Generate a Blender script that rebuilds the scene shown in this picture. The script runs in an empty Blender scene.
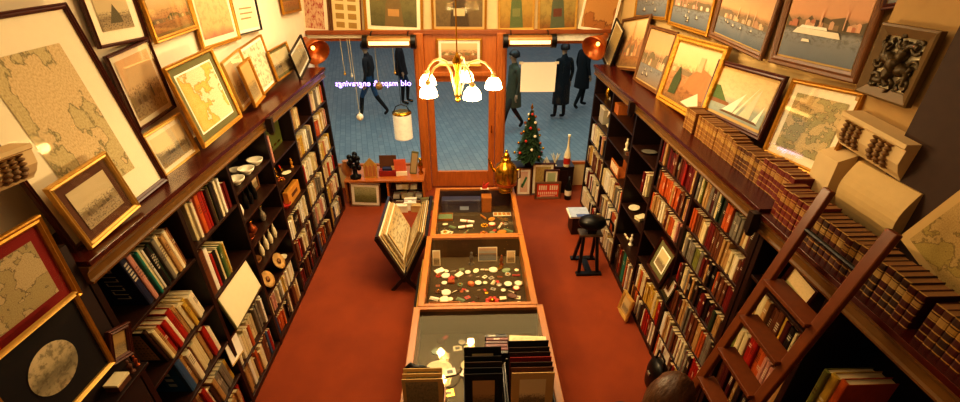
import bpy, bmesh, math, random
from mathutils import Vector, Matrix
random.seed(7)
S = bpy.context.scene
COL = S.collection
PI = math.pi
# ------------------------------------------------------------------ survey helpers
F, CX, CY, TH, YAW, H = 446., 480., 212., .527, .029, 3.5
def ray(u, v):
    a = (u-CX)/F; b = -(v-CY)/F
    y = math.cos(TH)+b*math.sin(TH); z = -math.sin(TH)+b*math.cos(TH)
    c, s = math.cos(YAW), math.sin(YAW)
    return Vector((c*a+s*y, -s*a+c*y, z))
O = Vector((0, 0, H))
def PX(u, v, X): d = ray(u, v); return O+d*(X/d.x)
def PY(u, v, Y): d = ray(u, v); return O+d*(Y/d.y)
def PZ(u, v, Z): d = ray(u, v); return O+d*((Z-H)/d.z)
def PP(u, v, p, n): d = ray(u, v); return O+d*((p-O).dot(n)/d.dot(n))
def pj(x, y, z):
    c, s = math.cos(YAW), math.sin(YAW); X = c*x-s*y; Y = s*x+c*y; Z = z-H
    fw = math.cos(TH)*Y-math.sin(TH)*Z; up = math.sin(TH)*Y+math.cos(TH)*Z
    return (CX+F*X/fw, CY-F*up/fw)
# ------------------------------------------------------------------ materials
def lin(c):
    if isinstance(c, str):
        c = [int(c[i:i+2], 16)/255 for i in (0, 2, 4)]
        c = [x/12.92 if x < .04045 else ((x+.055)/1.055)**2.4 for x in c]
    return (c[0], c[1], c[2], 1)
MATS = {}
def nm(name):
    m = bpy.data.materials.new(name); m.use_nodes = True
    nt = m.node_tree; b = nt.nodes['Principled BSDF']
    return m, nt, b
def mat(name, c, rough=.5, metal=0, bump=0, scale=20, var=.25, emis=None, estr=0, spec=.5, stretch=(1, 1, 1)):
    if name in MATS: return MATS[name]
    m, nt, b = nm(name); N = nt.nodes; L = nt.links
    tc = N.new('ShaderNodeTexCoord'); mp = N.new('ShaderNodeMapping'); mp.inputs['Scale'].default_value = stretch
    no = N.new('ShaderNodeTexNoise'); no.inputs['Scale'].default_value = scale; no.inputs['Detail'].default_value = 4
    L.new(tc.outputs['Object'], mp.inputs[0]); L.new(mp.outputs[0], no.inputs[0])
    mx = N.new('ShaderNodeMix'); mx.data_type = 'RGBA'
    cc = lin(c); mx.inputs[6].default_value = tuple(x*(1-var) for x in cc[:3])+(1,)
    mx.inputs[7].default_value = tuple(min(1, x*(1+var)) for x in cc[:3])+(1,)
    L.new(no.outputs[0], mx.inputs[0]); L.new(mx.outputs[2], b.inputs['Base Color'])
    b.inputs['Roughness'].default_value = rough; b.inputs['Metallic'].default_value = metal
    b.inputs['Specular IOR Level'].default_value = spec
    if emis: b.inputs['Emission Color'].default_value = lin(emis); b.inputs['Emission Strength'].default_value = estr
    if bump:
        bp = N.new('ShaderNodeBump'); bp.inputs['Strength'].default_value = bump; bp.inputs['Distance'].default_value = .01
        L.new(no.outputs[0], bp.inputs['Height']); L.new(bp.outputs[0], b.inputs['Normal'])
    MATS[name] = m; return m
def glass(name='clear_glass', tint=(1, 1, 1), ior=1.45, rough=.02, base=1.0):
    if name in MATS: return MATS[name]
    m, nt, b = nm(name); N = nt.nodes; L = nt.links; N.remove(b)
    t = N.new('ShaderNodeBsdfTransparent'); t.inputs[0].default_value = (*tint, 1)
    g = N.new('ShaderNodeBsdfGlossy'); g.inputs['Roughness'].default_value = rough; g.inputs[0].default_value = (1, .86, .58, 1)
    fr = N.new('ShaderNodeFresnel'); fr.inputs[0].default_value = ior
    mx = N.new('ShaderNodeMixShader'); fm_ = N.new('ShaderNodeMath'); fm_.operation = 'MULTIPLY'; fm_.inputs[1].default_value = base; L.new(fr.outputs[0], fm_.inputs[0]); L.new(fm_.outputs[0], mx.inputs[0]); L.new(t.outputs[0], mx.inputs[1]); L.new(g.outputs[0], mx.inputs[2])
    L.new(mx.outputs[0], N['Material Output'].inputs[0]); MATS[name] = m; return m
def ramp(N, stops, interp='LINEAR'):
    r = N.new('ShaderNodeValToRGB'); e = r.color_ramp.elements; r.color_ramp.interpolation = interp
    while len(e) < len(stops): e.new(.5)
    for i, (p, c) in enumerate(stops): e[i].position = p; e[i].color = lin(c)
    return r
def art(name, stops, nscale=6, namt=.25, detail=.3, dcol='3a2a18', dscale=30, seed=0, rough=.6, band=None, emis=0):
    """picture surface: vertical colour bands disturbed by noise, with darker drawing marks; uses the sheet's own UV"""
    if name in MATS: return MATS[name]
    m, nt, b = nm(name); N = nt.nodes; L = nt.links
    uv = N.new('ShaderNodeUVMap'); sp = N.new('ShaderNodeSeparateXYZ'); L.new(uv.outputs[0], sp.inputs[0])
    mp = N.new('ShaderNodeMapping'); mp.inputs['Location'].default_value = (seed*3.1, seed*1.7, seed); L.new(uv.outputs[0], mp.inputs[0])
    n1 = N.new('ShaderNodeTexNoise'); n1.inputs['Scale'].default_value = nscale; n1.inputs['Detail'].default_value = 6
    L.new(mp.outputs[0], n1.inputs[0])
    a = N.new('ShaderNodeMath'); a.operation = 'MULTIPLY_ADD'; L.new(n1.outputs[0], a.inputs[0]); a.inputs[1].default_value = namt*2; a.inputs[2].default_value = -namt
    s = N.new('ShaderNodeMath'); s.operation = 'ADD'; L.new(sp.outputs[1], s.inputs[0]); L.new(a.outputs[0], s.inputs[1])
    r = ramp(N, stops); L.new(s.outputs[0], r.inputs[0])
    n2 = N.new('ShaderNodeTexNoise'); n2.inputs['Scale'].default_value = dscale; n2.inputs['Detail'].default_value = 5; n2.inputs['Roughness'].default_value = .7
    L.new(mp.outputs[0], n2.inputs[0])
    r2 = ramp(N, [(.48, '000000'), (.6, 'ffffff')]); L.new(n2.outputs[0], r2.inputs[0])
    k = N.new('ShaderNodeMath'); k.operation = 'MULTIPLY'; k.inputs[1].default_value = detail; L.new(r2.outputs[0], k.inputs[0])
    fac = k
    if band:   # confine the marks to part of the height
        r3 = ramp(N, [(max(0, band[0]-.06), '000000'), (band[0], 'ffffff'), (band[1], 'ffffff'), (min(1, band[1]+.06), '000000')]); L.new(sp.outputs[1], r3.inputs[0])
        fac = N.new('ShaderNodeMath'); fac.operation = 'MULTIPLY'; L.new(k.outputs[0], fac.inputs[0]); L.new(r3.outputs[0], fac.inputs[1])
    mx = N.new('ShaderNodeMix'); mx.data_type = 'RGBA'; L.new(fac.outputs[0], mx.inputs[0]); L.new(r.outputs[0], mx.inputs[6]); mx.inputs[7].default_value = lin(dcol)
    L.new(mx.outputs[2], b.inputs['Base Color']); b.inputs['Roughness'].default_value = rough
    MATS[name] = m; return m
def mapart(name, base='e0c896', land='b9b184', line='5d5530', seed=0, scale=2.2, land2=None):
    if name in MATS: return MATS[name]
    m, nt, b = nm(name); N = nt.nodes; L = nt.links
    uv = N.new('ShaderNodeUVMap'); mp = N.new('ShaderNodeMapping'); mp.inputs['Location'].default_value = (seed*2.3, seed*1.1, 0); L.new(uv.outputs[0], mp.inputs[0])
    n1 = N.new('ShaderNodeTexNoise'); n1.inputs['Scale'].default_value = scale; n1.inputs['Detail'].default_value = 7; n1.inputs['Roughness'].default_value = .55
    L.new(mp.outputs[0], n1.inputs[0])
    r = ramp(N, [(0, base), (.485, base), (.497, line), (.51, land), (.62, land2 or land), (.635, line), (.65, base), (1, base)]); L.new(n1.outputs[0], r.inputs[0])
    n2 = N.new('ShaderNodeTexNoise'); n2.inputs['Scale'].default_value = 60; L.new(mp.outputs[0], n2.inputs[0])
    r2 = ramp(N, [(.4, 'ffffff'), (.8, 'd4c8b0')]); L.new(n2.outputs[0], r2.inputs[0])
    mx = N.new('ShaderNodeMix'); mx.data_type = 'RGBA'; mx.blend_type = 'MULTIPLY'; mx.inputs[0].default_value = 1
    L.new(r.outputs[0], mx.inputs[6]); L.new(r2.outputs[0], mx.inputs[7]); L.new(mx.outputs[2], b.inputs['Base Color'])
    b.inputs['Roughness'].default_value = .7; MATS[name] = m; return m
def book_mat(name, obj_color, leather=False):
    m, nt, b = nm(name); N = nt.nodes; L = nt.links
    if obj_color:
        oi = N.new('ShaderNodeObjectInfo'); col = oi.outputs['Color']; rnd = oi.outputs['Random']
        tc = N.new('ShaderNodeTexCoord'); vec = tc.outputs['Object']
    else:
        at = N.new('ShaderNodeAttribute'); at.attribute_name = 'tint'; col = at.outputs['Color']
        a2 = N.new('ShaderNodeAttribute'); a2.attribute_name = 'rnd'; rnd = a2.outputs['Fac']
        a3 = N.new('ShaderNodeAttribute'); a3.attribute_name = 'lc'; vec = a3.outputs['Vector']
    sp = N.new('ShaderNodeSeparateXYZ'); L.new(vec, sp.inputs[0])
    def M(op, x, y=None, z=None):
        n = N.new('ShaderNodeMath'); n.operation = op
        for i, q in enumerate((x, y, z)):
            if q is None: continue
            if isinstance(q, (int, float)): n.inputs[i].default_value = q
            else: L.new(q, n.inputs[i])
        return n.outputs[0]
    # title block: a lighter patch on the spine whose height and length depend on the book
    c0 = M('MULTIPLY_ADD', rnd, .25, .5) if not leather else M('ADD', .7, 0)
    d = M('ABSOLUTE', M('SUBTRACT', sp.outputs[2], c0)); hw = M('MULTIPLY_ADD', M('FRACT', M('MULTIPLY', rnd, 7.3)), .14 if not leather else .03, .05)
    inz = M('LESS_THAN', d, hw); inx = M('LESS_THAN', M('ABSOLUTE', sp.outputs[0]), .3 if not leather else .46)
    sine = M('GREATER_THAN', M('SINE', M('MULTIPLY', sp.outputs[2], 150 if leather else 95)), -.1)
    t = M('MULTIPLY', M('MULTIPLY', inz, inx), sine)
    if leather:
        t2 = M('GREATER_THAN', M('SINE', M('MULTIPLY_ADD', sp.outputs[2], 31.4, 1.2)), .86)
        t = M('MAXIMUM', M('MULTIPLY', inz, .8), t2)
    on = M('MULTIPLY', t, M('LESS_THAN', sp.outputs[1], .06))
    if not leather: on = M('MULTIPLY', on, M('GREATER_THAN', M('FRACT', M('MULTIPLY', rnd, 13.7)), .25))
    pick = N.new('ShaderNodeMix'); pick.data_type = 'RGBA'; L.new(M('GREATER_THAN', M('FRACT', M('MULTIPLY', rnd, 3.9)), .5), pick.inputs[0])
    pick.inputs[6].default_value = lin('d8b060' if leather else 'efe2c0'); pick.inputs[7].default_value = lin('c89a40' if leather else '4a2a1a')
    mx = N.new('ShaderNodeMix'); mx.data_type = 'RGBA'; L.new(M('MULTIPLY', on, .7), mx.inputs[0]); L.new(col, mx.inputs[6]); L.new(pick.outputs[2], mx.inputs[7])
    no = N.new('ShaderNodeTexNoise'); no.inputs['Scale'].default_value = 9; L.new(vec, no.inputs[0])
    v = N.new('ShaderNodeMix'); v.data_type = 'RGBA'; v.blend_type = 'MULTIPLY'; v.inputs[0].default_value = .35
    L.new(mx.outputs[2], v.inputs[6]); L.new(no.outputs[0], v.inputs[7]); L.new(v.outputs[2], b.inputs['Base Color'])
    b.inputs['Roughness'].default_value = .45; return m
# ------------------------------------------------------------------ mesh builder
class MB:
    def __init__(s): s.v = []; s.f = []; s.m = []; s.uv = {}; s.sm = []
    def add(s, vs, fs, mi=0, uv=None, smooth=False):
        o = len(s.v); s.v += [tuple(v) for v in vs]
        for f in fs:
            if uv: s.uv[len(s.f)] = uv
            s.f.append([o+i for i in f]); s.m.append(mi); s.sm.append(smooth)
        return s
    def box(s, a, b, mi=0, M=None):
        x0, y0, z0 = a; x1, y1, z1 = b
        vs = [Vector(p) for p in ((x0,y0,z0),(x1,y0,z0),(x1,y1,z0),(x0,y1,z0),(x0,y0,z1),(x1,y0,z1),(x1,y1,z1),(x0,y1,z1))]
        if M: vs = [M @ v for v in vs]
        return s.add(vs, [(0,3,2,1),(4,5,6,7),(0,1,5,4),(1,2,6,5),(2,3,7,6),(3,0,4,7)], mi)
    def quad(s, ps, mi=0, uv=None): return s.add(ps, [tuple(range(len(ps)))], mi, uv)
    def lathe(s, prof, c=(0,0,0), n=16, mi=0, M=None, sx=1, sy=1):
        vs = []; fs = []
        for r, z in prof:
            for i in range(n):
                a = 2*PI*i/n; v = Vector((c[0]+r*math.cos(a)*sx, c[1]+r*math.sin(a)*sy, c[2]+z)); vs.append(M @ v if M else v)
        for k in range(len(prof)-1):
            for i in range(n): fs.append((k*n+i, k*n+(i+1) % n, (k+1)*n+(i+1) % n, (k+1)*n+i))
        s.add(vs, fs, mi, smooth=True)
        s.add(vs[:n], [tuple(range(n))[::-1]], mi); s.add(vs[-n:], [tuple(range(n))], mi); return s
    def tube(s, pts, r, n=8, mi=0):
        pts = [Vector(p) for p in pts]; vs = []; fs = []
        for i, p in enumerate(pts):
            d = (pts[min(i+1, len(pts)-1)]-pts[max(i-1, 0)]).normalized()
            a = d.cross(Vector((0, 0, 1)) if abs(d.z) < .95 else Vector((1, 0, 0))).normalized(); b = d.cross(a)
            rr = r[i] if isinstance(r, (list, tuple)) else r
            for k in range(n): t = 2*PI*k/n; vs.append(p+a*math.cos(t)*rr+b*math.sin(t)*rr)
        for i in range(len(pts)-1):
            for k in range(n): fs.append((i*n+k, i*n+(k+1) % n, (i+1)*n+(k+1) % n, (i+1)*n+k))
        s.add(vs, fs, mi, smooth=True); s.add(vs[:n], [tuple(range(n))[::-1]], mi); s.add(vs[-n:], [tuple(range(n))], mi); return s
    def bar(s, a, b, w, h, mi=0, up=(0, 0, 1)):
        a = Vector(a); b = Vector(b); d = (b-a); L = d.length; d.normalize()
        x = d.cross(Vector(up)).normalized(); y = x.cross(d)
        vs = [a+x*sx*w/2+y*sy*h/2+d*t for t in (0, L) for sx, sy in ((-1,-1),(1,-1),(1,1),(-1,1))]
        return s.add(vs, [(0,1,2,3)[::-1],(4,5,6,7),(0,1,5,4),(1,2,6,5),(2,3,7,6),(3,0,4,7)], mi)
    def prism(s, poly, y0, y1, mi=0, axis='y'):
        n = len(poly); f = (lambda p, t: (p[0], t, p[1])) if axis == 'y' else ((lambda p, t: (t, p[0], p[1])) if axis == 'x' else (lambda p, t: (p[0], p[1], t)))
        vs = [f(p, y0) for p in poly]+[f(p, y1) for p in poly]
        return s.add(vs, [tuple(range(n)), tuple(range(n, 2*n))[::-1]]+[(i, (i+1) % n, n+(i+1) % n, n+i) for i in range(n)], mi)
    def ball(s, c, r, n=10, mi=0, sz=1):
        return s.lathe([(r*math.sin(PI*k/n)+1e-4, -r*sz*math.cos(PI*k/n)) for k in range(n+1)], c, n+2, mi)
    def mould(s, w, h, prof, mi=0):
        """picture-frame moulding around a w x h opening-outer rectangle in the local XZ plane; prof = (inset, outwards)"""
        vs = []
        for ins, out in prof:
            x = w/2-ins; z0 = ins; z1 = h-ins
            vs += [(-x, -out, z0), (x, -out, z0), (x, -out, z1), (-x, -out, z1)]
        fs = []
        for k in range(len(prof)-1):
            for i in range(4): fs.append((k*4+i, k*4+(i+1) % 4, (k+1)*4+(i+1) % 4, (k+1)*4+i))
        return s.add(vs, fs, mi)
    def mesh(s, name, mats):
        me = bpy.data.meshes.new(name); me.from_pydata(s.v, [], s.f)
        for m in mats: me.materials.append(m)
        me.polygons.foreach_set('material_index', s.m); me.polygons.foreach_set('use_smooth', s.sm)
        if s.uv:
            ul = me.uv_layers.new(name='UVMap')
            for fi, uv in s.uv.items():
                p = me.polygons[fi]
                for k, li in enumerate(p.loop_indices): ul.data[li].uv = uv[k]
        bm = bmesh.new(); bm.from_mesh(me); bmesh.ops.recalc_face_normals(bm, faces=bm.faces) if not s.uv else None
        bm.to_mesh(me); bm.free(); return me
    def build(s, name, mats, parent=None, bevel=0):
        if not isinstance(mats, (list, tuple)): mats = [mats]
        o = bpy.data.objects.new(name, s.mesh(name, mats)); COL.objects.link(o)
        if parent: o.parent = parent
        if bevel:
            md = o.modifiers.new('bevel', 'BEVEL'); md.width = bevel; md.segments = 2; md.limit_method = 'ANGLE'
        return o
def tag(o, label=None, cat=None, group=None, kind=None):
    if label: o['label'] = label
    if cat: o['category'] = cat
    if group: o['group'] = group
    if kind: o['kind'] = kind
    return o
def thing(name, label, cat, loc=(0, 0, 0), group=None, rot=(0, 0, 0), M=None):
    o = bpy.data.objects.new(name, None); COL.objects.link(o); o.empty_display_size = .05
    if M is not None: o.matrix_world = M
    else: o.location = loc; o.rotation_euler = rot
    return tag(o, label, cat, group)
def struct(name, mb, m, bevel=0): return tag(mb.build(name, m, None, bevel), kind='structure')
def copy_tree(o, parent=None):
    c = o.copy(); COL.objects.link(c)
    if parent: c.parent = parent
    for ch in [k for k in COL.objects if k.parent == o]: copy_tree(ch, c)
    return c
ORD = ['nearest', 'second', 'third', 'fourth', 'fifth', 'sixth', 'seventh', 'eighth', 'ninth', 'tenth', 'eleventh', 'twelfth', 'thirteenth', 'fourteenth', 'fifteenth', 'sixteenth', 'seventeenth', 'eighteenth', 'nineteenth']
def ordinal(i):
    if i < len(ORD): return ORD[i]
    n = i+1; return f"{n}{'th' if 10 < n % 100 < 14 else {1:'st',2:'nd',3:'rd'}.get(n % 10,'th')}"
# common materials
wood = mat('dark_walnut', '2a1409', .35, scale=8, var=.45, bump=.1, stretch=(8, 1, 8))
woodv = mat('dark_walnut_upright', '200e07', .4, scale=8, var=.4, stretch=(6, 6, 1))
topred = mat('oxblood_shelf_top', '45140a', .25, scale=6, var=.3)
corn = mat('cornice_walnut', '6e4c20', .3, scale=10, var=.35, stretch=(8, 1, 8))
orange = mat('orange_varnished_wood', 'b4662c', .35, scale=6, var=.3, stretch=(6, 6, 1))
casewood = mat('honey_varnished_wood', 'a26428', .3, scale=8, var=.3, stretch=(6, 1, 6))
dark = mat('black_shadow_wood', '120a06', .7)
plaster = mat('cream_plaster', 'd9bd8a', .8, bump=.1, scale=12, var=.08)
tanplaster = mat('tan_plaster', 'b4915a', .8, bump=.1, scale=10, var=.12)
gold = mat('antique_gold', 'b8842c', .35, .6, scale=40, var=.35, bump=.2)
goldp = mat('pale_gold', 'd0a552', .4, .5, scale=30, var=.25)
goldo = mat('ornate_gold', 'c8922e', .4, .4, scale=45, var=.6, bump=1)
mahog = mat('mahogany_frame', '4a1e10', .3, scale=20)
oak = mat('brown_oak_frame', '6e4520', .4, scale=20)
blackf = mat('black_frame', '17100c', .35)
brass = mat('polished_brass', 'c9982f', .22, .95, scale=10)
iron = mat('black_iron', '100e0d', .35, .3)
white = mat('ivory_white', 'efe3c6', .5, var=.06)
paper = mat('cream_paper', 'e8d6a8', .8, scale=60, var=.1)
pages = mat('page_block_paper', 'dcc79a', .85, scale=90, var=.2)
sglass = glass(base=.65)
pglass = glass('picture_glass', ior=1.3, rough=.035, base=.32)

# ------------------------------------------------------------------ room shell
XL, XR, YB = -2.28, 2.22, 6.92
BLX, BRX = -1.95, 1.80          # bookcase faces
CZ = 2.17                        # top of the cornice
YN = -2.6
carpet, nt, b = nm('rust_red_carpet')
N = nt.nodes; L = nt.links
tc = N.new('ShaderNodeTexCoord'); n1 = N.new('ShaderNodeTexNoise'); n1.inputs['Scale'].default_value = 260; L.new(tc.outputs['Object'], n1.inputs[0])
n2 = N.new('ShaderNodeTexNoise'); n2.inputs['Scale'].default_value = 1.6; n2.inputs['Detail'].default_value = 3; L.new(tc.outputs['Object'], n2.inputs[0])
ad = N.new('ShaderNodeMath'); ad.operation = 'ADD'; L.new(n1.outputs[0], ad.inputs[0]); L.new(n2.outputs[0], ad.inputs[1])
r = ramp(N, [(.3, '6e2804'), (.75, '9c420a')]); mu = N.new('ShaderNodeMath'); mu.operation = 'MULTIPLY'; mu.inputs[1].default_value = .5
L.new(ad.outputs[0], mu.inputs[0]); L.new(mu.outputs[0], r.inputs[0]); L.new(r.outputs[0], b.inputs['Base Color'])
b.inputs['Roughness'].default_value = .9; bp = N.new('ShaderNodeBump'); bp.inputs['Strength'].default_value = .3; L.new(n1.outputs[0], bp.inputs['Height']); L.new(bp.outputs[0], b.inputs['Normal'])
struct('floor', MB().box((XL-.1, YN, -.1), (XR+.1, YB+.08, 0)), carpet)
struct('ceiling', MB().box((XL-.1, YN, 4.3), (XR+.1, YB+.2, 4.4)), plaster)
struct('wall_left', MB().box((XL-.12, YN, 0), (XL, YB+.1, 4.3)), mat('wall_cream', 'f4e6c8', .85, bump=.05, scale=8, var=.06))
struct('wall_right', MB().box((XR, YN, 0), (XR+.12, YB+.1, 4.3)), mat('wall_tan', 'cfae74', .85, bump=.05, scale=8, var=.08))
struct('wall_rear', MB().box((XL-.1, YN-.1, 0), (XR+.1, YN, 4.3)), plaster)
DXL, DXR = -.68, .50             # door bay
WT = 2.56                        # window head
struct('wall_back', MB().box((XL, YB-.04, WT-.015), (XR, YB+.1, 4.3)).box((XL, YB-.02, 0), (DXL, YB+.1, .40)).box((DXR, YB-.02, 0), (XR, YB+.1, .40)), plaster)
struct('trim_1', MB().box((XL+.01, YB-.14, WT-.07), (XR-.01, YB-.04, WT-.015)), mat('beam_wood', '8c4a20', .5), .005)     # head beam under the pictures
struct('trim_2', MB().box((DXR+.14, YB-.1, WT-.17), (XR-.02, YB+.02, WT-.05)), mat('pale_blind', 'f0e6d4', .6))
struct('trim_3', MB().box((XL+.01, YB-.1, WT-.12), (DXL-.12, YB+.02, WT-.05)), white)
def window(name, x0, x1, z0, z1):
    fr = MB(); t = .04
    fr.box((x0, YB-.03, z0), (x0+t, YB+.03, z1)).box((x1-t, YB-.03, z0), (x1, YB+.03, z1)).box((x0+t, YB-.03, z0), (x1-t, YB+.03, z0+t)).box((x0+t, YB-.03, z1-t), (x1-t, YB+.03, z1))
    w = struct(name, fr, orange)
    g = MB().quad([(x0+t, YB, z0+t), (x1-t, YB, z0+t), (x1-t, YB, z1-t), (x0+t, YB, z1-t)]).build('window_pane', sglass, w)
    return w
window('window_1', XL+.02, DXL-.06, .40, WT-.13)
window('window_2', DXR+.06, XR-.02, .40, WT-.18)
# door bay: two posts, transom panel, door leaf with glass
struct('trim_4', MB().box((DXL-.07, YB-.16, 0), (DXL+.06, YB+.05, WT-.05)).box((DXL-.03, YB-.175, .0), (DXL+.02, YB-.16, WT-.05)), orange, .008)
struct('trim_5', MB().box((DXR-.06, YB-.16, 0), (DXR+.07, YB+.05, WT-.05)).box((DXR-.02, YB-.175, .0), (DXR+.03, YB-.16, WT-.05)), orange, .008)
struct('trim_6', MB().box((DXL+.06, YB-.1, 1.93), (DXR-.06, YB+.02, WT-.05)).box((DXL+.06, YB-.13, 1.90), (DXR-.06, YB+.02, 1.96)), orange, .006)
dr = MB(); a0, a1 = DXL+.065, DXR-.065
dr.box((a0, YB-.05, .02), (a0+.1, YB, 1.895)).box((a1-.1, YB-.05, .02), (a1, YB, 1.895)).box((a0+.1, YB-.05, .02), (a1-.1, YB, .3)).box((a0+.1, YB-.05, 1.8), (a1-.1, YB, 1.895))
d = struct('door_1', dr, orange, .005)
MB().quad([(a0+.1, YB-.025, .3), (a1-.1, YB-.025, .3), (a1-.1, YB-.025, 1.8), (a0+.1, YB-.025, 1.8)]).build('door_pane', sglass, d)
MB().tube([(a1-.05, YB-.06, 1.0), (a1-.05, YB-.1, 1.0), (a1-.05, YB-.1, 1.12)], .01).build('door_handle', brass, d)
# ------------------------------------------------------------------ the street
pv, nt, b = nm('blue_grey_paving'); N = nt.nodes; L = nt.links
tc = N.new('ShaderNodeTexCoord'); br = N.new('ShaderNodeTexBrick'); L.new(tc.outputs['Object'], br.inputs[0])
mpb = N.new('ShaderNodeMapping'); mpb.inputs['Rotation'].default_value = (0, 0, 1.35); L.new(tc.outputs['Object'], mpb.inputs[0]); L.new(mpb.outputs[0], br.inputs[0])
br.inputs['Scale'].default_value = 2.2; br.inputs['Mortar Size'].default_value = .012; br.inputs['Color1'].default_value = lin('8c8f88'); br.inputs['Color2'].default_value = lin('7d827e'); br.inputs['Mortar'].default_value = lin('62666a')
L.new(br.outputs[0], b.inputs['Base Color']); b.inputs['Roughness'].default_value = .5
tag(MB().box((-16, YB+.12, -.1), (18, 34, -.01)).build('street_paving', pv), kind='structure')

# ------------------------------------------------------------------ bookcases
def bookcase(label, side, y0, y1, ups, shelves, cornice=True, zt=CZ):
    """side -1 left, +1 right. ups = upright positions; shelves = list of (ya, yb, z)"""
    fx = BLX if side < 0 else BRX; bx = XL+.005 if side < 0 else XR-.005
    def X(a, b): return (min(a, b), max(a, b))
    t = thing('bookcase', label, 'bookcase', ((fx+bx)/2, (y0+y1)/2, 0)); ox, oy = t.location.x, t.location.y
    def put(name, boxes, m, bev=.002):
        mb = MB()
        for (xa, ya, za, xb, yb, zb) in boxes: mb.box((min(xa, xb)-ox, ya-oy, za), (max(xa, xb)-ox, yb-oy, zb))
        return mb.build(name, m, t, bev)
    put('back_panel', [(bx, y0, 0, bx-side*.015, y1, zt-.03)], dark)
    for u in ups: put('upright', [(fx, u-.02, 0, bx-side*.016, u+.02, zt-.12)], woodv)
    for (ya, yb, z) in shelves: put('shelf', [(fx+side*.003, ya+.021, z-.022, bx-side*.016, yb-.021, z)], wood)
    put('plinth', [(fx+side*.004, y0, 0, fx+side*.03, y1, .05)], wood)
    put('top_board', [(fx-side*.055, y0-.02, zt-.03, bx, y1+.02, zt)], topred)
    if cornice:
        o = -side
        poly = [(a*o+fx-ox, zt+b_) for a, b_ in ((0, -.135), (.03, -.135), (.035, -.12), (.022, -.112), (.026, -.07), (.045, -.045), (.048, -.031), (-.02, -.031))]
        MB().prism(poly, y0-.03-oy, y1+.03-oy).build('cornice', corn, t)
    return t
# left bookcase
UL = [1.87, 2.66, 3.36, 4.14, 4.85, 5.51, 6.18]
AZ = [.06, .42, .80, 1.18, 1.62]; BZ = [.06, .42, .79, 1.20, 1.67]; CZs = [.06, .36, .62, .92, 1.2, 1.47, 1.74]
DZ = [.06, .40, .72, 1.05, 1.36, 1.66]; EZ = [.06, .42, .75, 1.07, 1.40, 1.74]
shl = []
for i, zs in enumerate((AZ, BZ, CZs, DZ, EZ, EZ)): shl += [(UL[i], UL[i+1], z) for z in zs]
bcL = bookcase('long dark walnut bookcase along the left wall under leaning pictures', -1, UL[0], UL[-1], UL, shl)
UR = [2.29, 3.12, 3.86, 4.57, 5.42, 6.25]
RZ = [.06, .36, .70, 1.02, 1.29, 1.54, 1.80]
RBZ = [.06, .52, .95, 1.32, 1.68]; RCZ = [.06, .42, .78, 1.12, 1.45, 1.78]
shr = []
for i, zs in enumerate((RZ, RZ, RBZ, RCZ, RCZ)): shr += [(UR[i], UR[i+1], z) for z in zs]
bcR = bookcase('long dark walnut bookcase along the right wall with leather volumes on top', 1, UR[0], UR[-1], UR, shr)
UN = [.7, 1.66, 2.24]
shn = [(UN[0], UN[1], z) for z in (.06, .5, .9, 1.24)]+[(UN[1], UN[2], z) for z in (.06, .40, .74, 1.08, 1.40, 1.72)]
bcN = bookcase('near right bookcase in shadow behind the wooden ladder', 1, UN[0], UN[-1], UN, shn, True, 2.15)
for (y, s, lab) in ((4.14, -1, 'left'), (4.57, 1, 'right'), (2.27, 1, 'right near')):
    x = (BLX+.07) if s < 0 else (BRX-.07)
    par = bcL if s < 0 else bcR
    MB().box((x-.03-par.location.x, y-.025-par.location.y, CZ-.15), (x+.03-par.location.x, y+.025-par.location.y, CZ-.02)).ball((x-par.location.x, y-par.location.y, CZ-.16), .028).build('corbel', woodv, par)

# ------------------------------------------------------------------ books
def unit_book():
    m = MB(); t = .06
    # rounded spine (faces -y), two boards, page block
    arc = [(-.5, .04), (-.46, .012), (-.25, 0), (.25, 0), (.46, .012), (.5, .04)]
    inn = [(.5-t, .06), (-.5+t, .06)]
    m.prism([(x, y) for x, y in arc]+inn, 0, 1, 0, 'z')
    m.box((-.5, .04, 0), (-.5+t*1.2, 1, 1)); m.box((.5-t*1.2, .04, 0), (.5, 1, 1))
    m.box((-.5+t, .05, .015), (.5-t, .975, .982), 1)
    return m
bmO = book_mat('book_cloth', True); bmA = book_mat('book_cloth_rows', False); blO = book_mat('gilt_leather', True, True)
ub = unit_book()
BOOK = ub.mesh('book', [bmO, pages]); LEATH = ub.mesh('leather_volume', [blO, mat('old_page_edges', '8a6238', .85, scale=90, var=.4)])
cm = MB(); t_ = .06
arc = [(-.5, .04), (-.46, .012), (-.25, 0), (.25, 0), (.46, .012), (.5, .04), (.44, .06), (-.44, .06)]
cm.prism(arc, 0, 1, 0, 'z').box((-.5, .04, 0), (-.428, 1, 1)).box((.428, .04, 0), (.5, 1, 1))
COVER = cm.mesh('cover', [bmO]); PAGEB = MB().box((-.425, .06, .015), (.425, .975, .982)).mesh('page_block', [pages])
PAL = {'cream': 'e0cc98', 'ivory': 'efdfb8', 'white': 'f4ead2', 'tan': 'b98d52', 'brown': '6b3a1c', 'dark brown': '38200f', 'red': 'a8200f', 'dark red': '6a120b', 'orange': 'c4581c', 'black': '15100d', 'navy': '1b2440', 'blue': '2c5378', 'green': '3c5c2c', 'dark green': '20351f', 'teal': '1e7c68', 'pink': 'c98c78', 'grey': '7e7564', 'yellow': 'cfa63c', 'maroon': '4a100c', 'olive': '7a7a34'}
MIXL = ['cream']*4+['ivory']*4+['tan']*4+['brown']*3+['dark brown']*2+['red']*2+['black']*2+['navy']+['green']+['pink']+['grey']*2+['white']*2+['orange']+['yellow']+['dark red']+['blue']
MIXR = ['tan']*4+['brown']*4+['dark brown']*3+['orange']*3+['cream']*3+['dark red']*3+['maroon']*2+['black']*2+['grey']*2+['ivory']*2+['red']+['pink']*2+['dark green']+['olive']
MIXP = ['cream']*5+['ivory']*5+['white']*3+['tan']*2+['pink']+['orange']+['yellow']*2+['grey']*2+['red']
SPECS = []
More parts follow.
